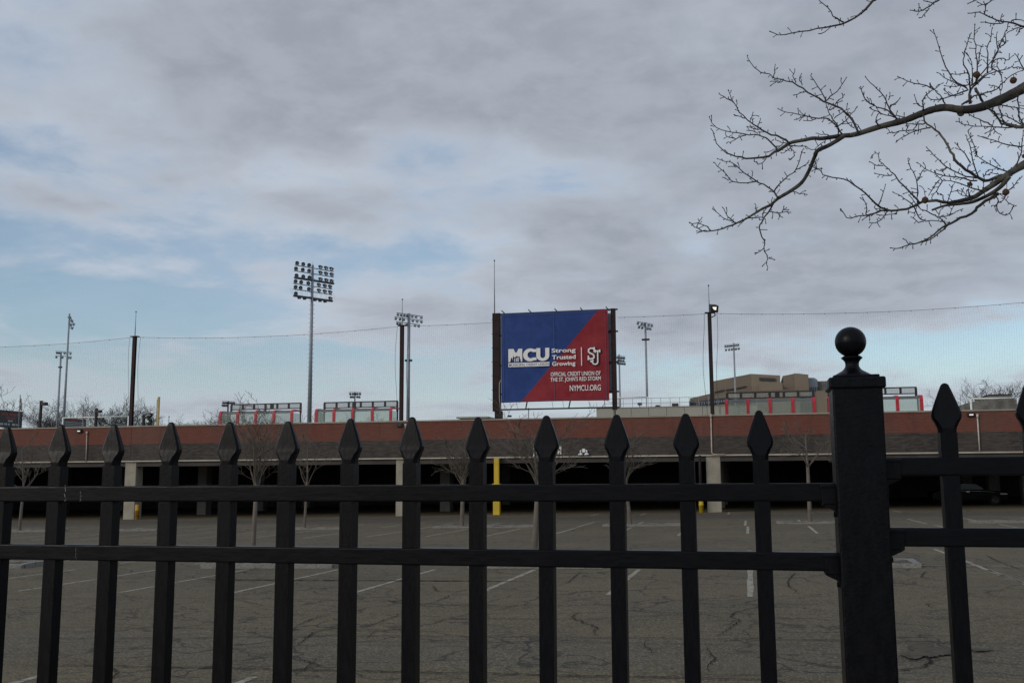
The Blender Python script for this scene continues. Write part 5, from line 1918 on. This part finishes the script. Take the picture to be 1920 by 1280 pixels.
limb(cv(K2, [(1560, 700), (1480, 800), (1380, 870), (1280, 920), (1180, 960), (1050, 975), (930, 985), (850, 1010), (785, 1035)]), 4.2, 1.8, 'branch', None, .05, None, False, 2)
limb(cv(K2, [(1450, 870), (1340, 930), (1250, 1000), (1210, 1050), (1100, 1100), (1000, 1150), (920, 1190), (830, 1250)]) + cv(K8, [(1420, 720), (1330, 770), (1260, 780), (1210, 800), (1175, 795)]), 3.2, .8, 'branch')
limb(cv(K2, [(1000, 1150), (930, 1190), (880, 1250)]) + cv(K8, [(1400, 745), (1340, 765), (1280, 775), (1245, 745)]), 1.6, .8)
limb(cv(K2, [(1500, 690), (1420, 715), (1330, 745), (1240, 715), (1150, 650), (1060, 590), (1000, 500), (965, 430), (930, 350), (870, 270), (800, 220), (715, 165), (700, 90)]), 3.3, 1.4, 'branch', None, .0)
T_ = [(K2, [(715, 168), (640, 180), (560, 175), (520, 165)], 1.4), (K2, [(770, 213), (640, 238), (570, 265), (500, 300), (435, 350)], 1.3), (K2, [(640, 238), (530, 235), (440, 255), (385, 275), (335, 220)], 1.1),
      (K2, [(530, 235), (540, 200), (525, 165)], .9), (K2, [(600, 240), (640, 180), (665, 140)], .9),
      (K1, [(1170, 1040), (1160, 920), (1220, 830), (1300, 760), (1390, 700)], 3.0), (K1, [(1390, 700), (1400, 590), (1450, 500), (1500, 380), (1530, 300), (1550, 240)], 1.6),
      (K1, [(1165, 930), (1170, 850), (1140, 720), (1100, 630), (1110, 540), (1140, 440), (1175, 340)], 1.7), (K1, [(1225, 840), (1240, 650), (1225, 480), (1205, 380), (1215, 255)], 1.6),
      (K1, [(1180, 860), (1190, 700), (1175, 600), (1140, 540)], 1.3), (K1, [(1190, 850), (1280, 740), (1400, 600), (1450, 500)], 1.6), (K1, [(1340, 730), (1345, 560), (1345, 460), (1375, 380), (1388, 290)], 1.5),
      (K1, [(1210, 860), (1330, 750), (1400, 720), (1550, 690), (1600, 650)], 1.5), (K1, [(1400, 620), (1480, 570), (1550, 620), (1560, 545)], 1.2), (K1, [(1450, 500), (1430, 420), (1440, 325)], 1.1),
      (K1, [(1240, 650), (1260, 520), (1295, 450)], 1.2), (K1, [(1470, 480), (1520, 440), (1525, 340)], 1.1),
      (K1, [(1220, 880), (1270, 980), (1330, 1080), (1390, 1110), (1440, 1180), (1530, 1235), (1620, 1255), (1720, 1265)], 2.8), (K1, [(1130, 880), (1000, 810), (940, 700), (880, 560), (850, 450), (820, 350), (802, 310)], 1.7),
      (K1, [(1140, 890), (1020, 830), (930, 790), (845, 730)], 1.3), (K1, [(1081, 1050), (1180, 980), (1300, 940), (1420, 910), (1500, 830), (1550, 770), (1685, 710)], 1.9), (K1, [(920, 1040), (880, 970), (820, 910), (770, 840)], 1.3),
      (K1, [(1150, 900), (1000, 960), (860, 1000), (780, 1000), (740, 960)], 1.6), (K1, [(695, 1105), (690, 1010), (740, 940), (800, 890), (890, 835)], 1.6), (K1, [(800, 890), (700, 850), (580, 830), (450, 770)], 1.2),
      (K1, [(690, 1070), (640, 1040), (610, 950)], 1.1), (K1, [(1150, 850), (1060, 860), (1010, 870), (920, 860)], 1.2), (K1, [(1100, 940), (1000, 960), (950, 940), (905, 895)], 1.1), (K1, [(1140, 730), (1050, 740), (970, 740)], 1.0),
      (K1, [(1400, 690), (1480, 740), (1490, 860), (1470, 940)], 1.3), (K1, [(1470, 740), (1430, 640), (1440, 600)], 1.1), (K1, [(1470, 905), (1400, 850), (1370, 855)], 1.0), (K1, [(1707, 690), (1660, 610), (1620, 545)], 1.2), (K1, [(1660, 610), (1690, 560)], .9),
      (K1, [(1600, 680), (1660, 670), (1707, 700)], 1.1), (K1, [(1400, 1030), (1395, 1090)], 1.3), (K1, [(1460, 1050), (1560, 1070), (1707, 1090)], 1.3), (K1, [(1650, 960), (1655, 1100), (1660, 1200), (1707, 1260)], 1.3), (K1, [(1470, 1100), (1480, 1180), (1520, 1225)], 1.2),
      (K1, [(440, 1195), (380, 1130), (350, 1060), (320, 980), (250, 900), (190, 850), (125, 775)], 1.8), (K1, [(390, 1150), (330, 1095), (230, 1065), (150, 1030), (100, 960), (75, 875)], 1.4), (K1, [(430, 1180), (350, 1160), (270, 1130), (165, 1080)], 1.2),
      (K1, [(370, 1070), (450, 1010), (465, 985)], 1.1), (K1, [(540, 1180), (450, 1165), (400, 1160)], 1.2), (K1, [(350, 1000), (365, 930)], 1.0), (K1, [(270, 1130), (225, 1160), (220, 1220)], 1.0), (K1, [(250, 1255), (230, 1215), (262, 1195)], 1.9),
      (K3, [(1690, 985), (1640, 880), (1560, 770), (1470, 700), (1330, 650), (1230, 590), (1100, 520), (1000, 440), (860, 410), (780, 390), (690, 340), (600, 315), (540, 260), (490, 210), (475, 150)], 2.3),
      (K3, [(1505, 995), (1440, 900), (1330, 825), (1220, 835), (1100, 800), (970, 770), (890, 760), (815, 725)], 1.6), (K3, [(1463, 1015), (1465, 910), (1410, 830), (1370, 800), (1360, 730), (1330, 660)], 1.6), (K3, [(1465, 910), (1570, 830), (1620, 760), (1670, 700)], 1.2),
      (K3, [(1420, 830), (1520, 750), (1580, 725)], 1.0), (K3, [(1335, 640), (1290, 540), (1230, 460), (1180, 400), (1170, 350)], 1.4), (K3, [(1340, 630), (1400, 580), (1470, 510), (1550, 390)], 1.2), (K3, [(1420, 690), (1460, 640), (1510, 610), (1525, 575)], 1.0),
      (K3, [(1370, 735), (1430, 700), (1480, 710)], 1.3), (K3, [(760, 380), (765, 310), (778, 240)], 1.0), (K3, [(1000, 435), (975, 390), (990, 290)], 1.0), (K3, [(1070, 465), (1045, 390), (1065, 340)], 1.0), (K3, [(860, 420), (790, 440), (730, 425)], 1.0),
      (K3, [(1090, 530), (1040, 560), (990, 572)], 1.0), (K3, [(1220, 835), (1150, 855), (1090, 850)], .9), (K3, [(1100, 800), (1040, 830), (990, 842)], .9), (K3, [(1130, 810), (1060, 770), (1045, 745)], .9), (K3, [(1640, 935), (1600, 900), (1565, 870)], 1.0), (K3, [(1710, 950), (1680, 910), (1660, 890)], 1.0),
      (K3, [(1860, 690), (1800, 660), (1740, 590), (1710, 485)], 1.2), (K3, [(1360, 1010), (1290, 1005), (1225, 990)], 1.0), (K3, [(1320, 1100), (1330, 1060), (1250, 1120), (1215, 1160)], 1.0),
      (K3, [(920, 1090), (850, 1030), (770, 1020), (650, 970), (580, 920), (450, 820), (370, 730), (310, 630), (270, 530)], 2.2), (K3, [(300, 630), (240, 610), (165, 555)], 1.1),
      (K3, [(800, 1175), (720, 1070), (650, 1025), (580, 1005), (460, 1005), (340, 980), (220, 965), (110, 910), (75, 860), (60, 815)], 1.7), (K3, [(460, 1010), (340, 1050), (290, 1090), (255, 1090)], 1.1), (K3, [(340, 1050), (250, 1030), (235, 1000)], .9),
      (K3, [(910, 1120), (1000, 1130), (1095, 1125), (1150, 1175), (1215, 1170)], 1.4), (K3, [(530, 880), (525, 840), (535, 765)], 1.0), (K3, [(590, 910), (605, 870), (615, 830)], 1.0), (K3, [(600, 950), (540, 940), (470, 920)], 1.0), (K3, [(450, 825), (390, 805), (335, 790)], 1.0),
      (K3, [(590, 990), (530, 960), (470, 958)], .9), (K3, [(900, 1100), (840, 1095), (775, 1065), (780, 1040)], 1.0), (K3, [(860, 1105), (810, 1150), (740, 1190), (660, 1195)], 1.0), (K3, [(940, 1130), (970, 1180), (995, 1230), (960, 1270), (930, 1270)], 1.1), (K3, [(935, 1155), (890, 1190), (850, 1205)], 1.0),
      (K4, [(700, 255), (660, 310), (630, 325), (595, 300)], 1.0), (K4, [(800, 618), (760, 560), (690, 510), (610, 475), (540, 430), (480, 385), (410, 320), (350, 295), (265, 275)], 1.7), (K4, [(610, 475), (490, 490), (380, 475), (340, 410), (270, 350), (235, 310)], 1.3),
      (K4, [(770, 562), (790, 520), (880, 435), (960, 370), (990, 300), (1000, 230), (1025, 190)], 1.4), (K4, [(960, 370), (1050, 330), (1075, 290)], 1.0), (K4, [(760, 665), (720, 740), (670, 810), (630, 880), (650, 950), (685, 1020), (670, 1070), (720, 1150), (700, 1200), (705, 1255)], 1.8),
      (K4, [(725, 740), (800, 760), (870, 740), (910, 750)], 1.1), (K4, [(835, 745), (875, 710)], .9), (K4, [(800, 760), (840, 795)], .9), (K4, [(420, 840), (370, 800), (340, 760), (305, 705)], 1.2), (K4, [(400, 825), (330, 810), (265, 760), (225, 705)], 1.1),
      (K4, [(200, 908), (165, 870), (110, 855), (20, 845)], 1.2), (K4, [(80, 880), (95, 830), (125, 795)], 1.0), (K4, [(130, 915), (80, 935)], .9), (K4, [(670, 1070), (630, 1105), (598, 1120)], .9), (K4, [(720, 1150), (745, 1150)], .8), (K4, [(640, 905), (700, 905)], .9), (K4, [(410, 320), (430, 345), (365, 343)], .9),
      (K4, [(920, 560), (970, 580), (1050, 590)], 1.1), (K4, [(610, 745), (600, 700), (595, 675)], 1.0), (K4, [(540, 800), (620, 795), (680, 800), (690, 840)], 1.2), (K4, [(660, 800), (670, 740), (700, 705)], 1.0), (K4, [(500, 820), (450, 870)], .9), (K4, [(570, 430), (570, 385)], .9), (K4, [(360, 465), (310, 440)], .9),
      (K4, [(745, 660), (750, 620)], .9), (K4, [(880, 435), (860, 395)], .8), (K4, [(1110, 345), (1160, 380), (1130, 300)], 1.0),
      (K2, [(1707, 205), (1600, 200), (1500, 180), (1440, 120), (1380, 50), (1340, 10)], 3.0), (K2, [(1600, 205), (1400, 205), (1250, 195), (1120, 185), (1035, 150)], 1.3), (K2, [(1690, 405), (1500, 370), (1370, 330), (1255, 295)], 1.4), (K2, [(1600, 625), (1650, 540), (1690, 420), (1700, 250)], 1.6),
      (K2, [(1390, 190), (1330, 160), (1230, 120), (1140, 60)], 1.4), (K2, [(1380, 205), (1370, 260), (1350, 300)], 1.1), (K2, [(1400, 215), (1430, 265), (1480, 285)], 1.0), (K2, [(1500, 180), (1480, 80), (1450, 0)], 1.2), (K2, [(1700, 190), (1660, 120), (1640, 20)], 1.2), (K2, [(1700, 190), (1600, 120), (1480, 80), (1400, 70)], 1.1),
      (K2, [(1250, 700), (1190, 560), (1180, 420), (1150, 340), (1130, 290)], 1.4), (K2, [(1215, 500), (1240, 470), (1190, 350), (1150, 255)], 1.2), (K2, [(1170, 560), (1090, 440), (1020, 365)], 1.3), (K2, [(1130, 640), (1150, 580), (1200, 570)], 1.0), (K2, [(1540, 650), (1400, 600), (1260, 520), (1210, 440)], 1.4), (K2, [(1470, 600), (1395, 520)], 1.0),
      (K2, [(1230, 715), (1080, 680), (950, 620), (860, 540), (790, 470), (735, 410)], 1.6), (K2, [(1240, 740), (1150, 740), (1000, 700), (880, 690), (800, 660), (720, 620), (645, 565)], 1.5), (K2, [(930, 610), (880, 635), (830, 630)], 1.0), (K2, [(890, 740), (830, 690), (820, 650)], 1.0), (K2, [(1290, 850), (1180, 810), (1050, 760), (950, 740), (890, 740)], 1.4),
      (K2, [(890, 745), (840, 830), (790, 890), (785, 920)], 1.2), (K2, [(860, 735), (790, 820), (755, 885)], 1.1), (K2, [(655, 955), (580, 870), (470, 770), (430, 700), (370, 630), (300, 580), (250, 530), (255, 470)], 1.9), (K2, [(390, 680), (300, 690), (225, 670)], 1.1), (K2, [(300, 590), (210, 590), (170, 555)], 1.0), (K2, [(255, 470), (215, 460), (185, 485), (175, 515)], .7),
      (K2, [(640, 900), (640, 740), (600, 670), (570, 600), (548, 520)], 1.4), (K2, [(640, 740), (690, 650), (710, 625)], 1.1), (K2, [(640, 860), (600, 860), (580, 870)], 1.0), (K2, [(655, 795), (700, 810), (720, 900)], .7), (K2, [(600, 1000), (520, 930), (460, 880), (405, 860)], 1.3), (K2, [(610, 1010), (640, 1090), (700, 1140), (800, 1135), (950, 1160)], 1.3), (K2, [(850, 1110), (760, 1060), (650, 1010), (560, 890)], 1.2),
      (K2, [(250, 985), (290, 870), (320, 780)], 1.2), (K2, [(930, 1180), (870, 1110), (850, 1080), (890, 1020)], 1.2), (K2, [(700, 1150), (640, 1160), (580, 1105)], 1.0), (K2, [(960, 1090), (1020, 1050), (1080, 1040)], 1.0), (K2, [(870, 1100), (960, 1100), (1000, 1000)], 1.0), (K2, [(610, 1060), (550, 1065)], .9),
      (K2, [(1400, 900), (1440, 900), (1450, 950), (1430, 1020), (1480, 1090), (1550, 1080), (1610, 1000), (1560, 970), (1500, 920)], 1.2), (K2, [(1440, 960), (1510, 930), (1520, 870)], .9), (K2, [(1560, 830), (1640, 750), (1685, 700)], 1.2), (K2, [(1400, 910), (1460, 870), (1500, 880)], 2.0), (K2, [(1380, 1000), (1430, 980)], .8),
      (K2, [(130, 1090), (130, 1000), (95, 915)], 1.1), (K2, [(270, 1030), (180, 1080), (95, 1130)], 1.1), (K2, [(350, 1040), (300, 1110), (240, 1160), (170, 1160)], 1.1), (K2, [(240, 1160), (265, 1200)], .8), (K2, [(450, 1040), (420, 1080), (340, 1085), (240, 1080)], 1.1), (K2, [(940, 945), (965, 870), (995, 790)], 1.0), (K2, [(905, 940), (890, 880), (840, 860)], 1.0), (K2, [(1160, 900), (1160, 800)], .9), (K2, [(1150, 905), (1100, 850), (1080, 825)], .9), (K2, [(1300, 700), (1350, 640), (1420, 620)], 1.1), (K2, [(1350, 680), (1390, 640)], .9), (K2, [(1300, 840), (1300, 760)], .9), (K2, [(1200, 890), (1100, 890), (1045, 850)], 1.0)]
# start roots first: the thick ones before the thin ones
for k, pts, r_ in sorted(T_, key=lambda q: -q[2]):
    limb(cv(k, pts), r_ * 1.0, .68, 'twig')
limb(cv(K6, [(1085, 0), (1040, 40), (985, 90), (910, 130), (820, 155), (740, 170), (640, 180), (550, 205), (495, 180)]), 2.6, .8, 'branch', 4.9, -.15, [(1700, -60, 4.95, 3.2), (1950, -330, 5.3, 6), (tj(5.6), 0, 6.1, 14)])
limb(cv(K6, [(905, 125), (850, 100), (830, 55), (765, 0)]), 1.5, .8)
limb(cv(K6, [(765, 190), (785, 190), (830, 155)]), 1.0, .7)
limb(cv(K1, [(860, 0), (780, 50), (720, 95), (640, 120), (575, 105)]), 1.8, .8, 'branch', 5.1, -.1, [(1790, -40, 5.1, 2.4), (2000, -260, 5.5, 6), (tj(5.2, .04), 0, 6.1, 14)])
limb(cv(K1, [(760, 85), (720, 140), (668, 180)]), 1.1, .8)
limb(cv(K1, [(785, 30), (705, 10)]), 1.0, .8)
limb(cv(K1, [(650, 110), (655, 40)]), .9, .7)
limb(cv(K1, [(1707, 270), (1580, 235), (1450, 210), (1370, 180), (1310, 140), (1250, 125), (1155, 135)]), 1.9, .8, 'branch', 5.2, -.1, [(1960, 62, 5.2, 2.4), (2150, 40, 5.6, 6), (tj(4.6), 0, 6.1, 12)])
limb(cv(K1, [(1310, 140), (1320, 90), (1335, 45)]), 1.1, .8)
limb(cv(K1, [(1500, 230), (1400, 245), (1285, 225)]), 1.1, .8)
limb(cv(K1, [(1580, 235), (1600, 200), (1707, 215)]), 1.2, .8)
limb(cv(K1, [(1707, 260), (1650, 320), (1635, 350)]), 1.0, .8)
limb(cv(K1, [(1700, 265), (1600, 290), (1540, 330)]), 1.0, .8)
limb(cv(K1, [(1470, 205), (1490, 145)]), .9, .7)
limb(cv(K1, [(1410, 0), (1330, 40), (1250, 65)]), 1.2, .8, 'branch', 5.1, -.05, [(1880, -20, 5.1, 1.8), (2100, -200, 5.5, 5), (tj(5.0), 0, 6.1, 10)])
limb(cv(K1, [(1235, 0), (1145, 40)]), 1.0, .8, 'branch', 5.1, -.05, [(1860, -25, 5.1, 1.6), (1900, -30, 5.12, 1.8)])
# knot under the main limb
kp = at(1600 + 1075 / 5.334, 1128 / 5.334, 5.08)
kb = MB()
kb.lathe([(.004, -.018), (.012, -.014), (.019, -.002), (.020, .010), (.014, .022)], kp, 10)
kb.build('knot', 'bark', ptree, True)
for k, x, y, hx, hy in ((K1, 1600, 805, 1600, 740), (K1, 1232, 748, 1215, 720), (K2, 1525, 855, 1535, 760), (K2, 1165, 775, 1160, 730), (K2, 718, 935, 725, 900), (K2, 1710, 495, 1700, 440)):
    (px, py), (qx, qy) = cv(k, [(x, y)])[0], cv(k, [(hx, hy)])[0]
    src, _ = depth_at(qx, qy)
    p = at(px, py, src[2])
    r_ = (6.1 if (k, x) not in ((K2, 1165), (K2, 1710)) else 4) * src[2] / FOC
    mb = MB()
    mb.lathe([(max(.0004, r_ * math.sin(math.pi * i / 10)), -r_ * math.cos(math.pi * i / 10)) for i in range(11)], p, 16)
    mb.v = [tuple(p + (Vector(v_) - p) * rng.uniform(.93, 1.06)) for v_ in mb.v]
    so_ = mb.build('seed_ball', 'seed', ptree, False)
    MB().tube([p + Vector((0, 0, r_ * .95)), at((px + qx) / 2 + 1, (py + qy) / 2, src[2]), at(qx, qy, src[2])], .0014, 4).build('stalk', 'twig', so_)
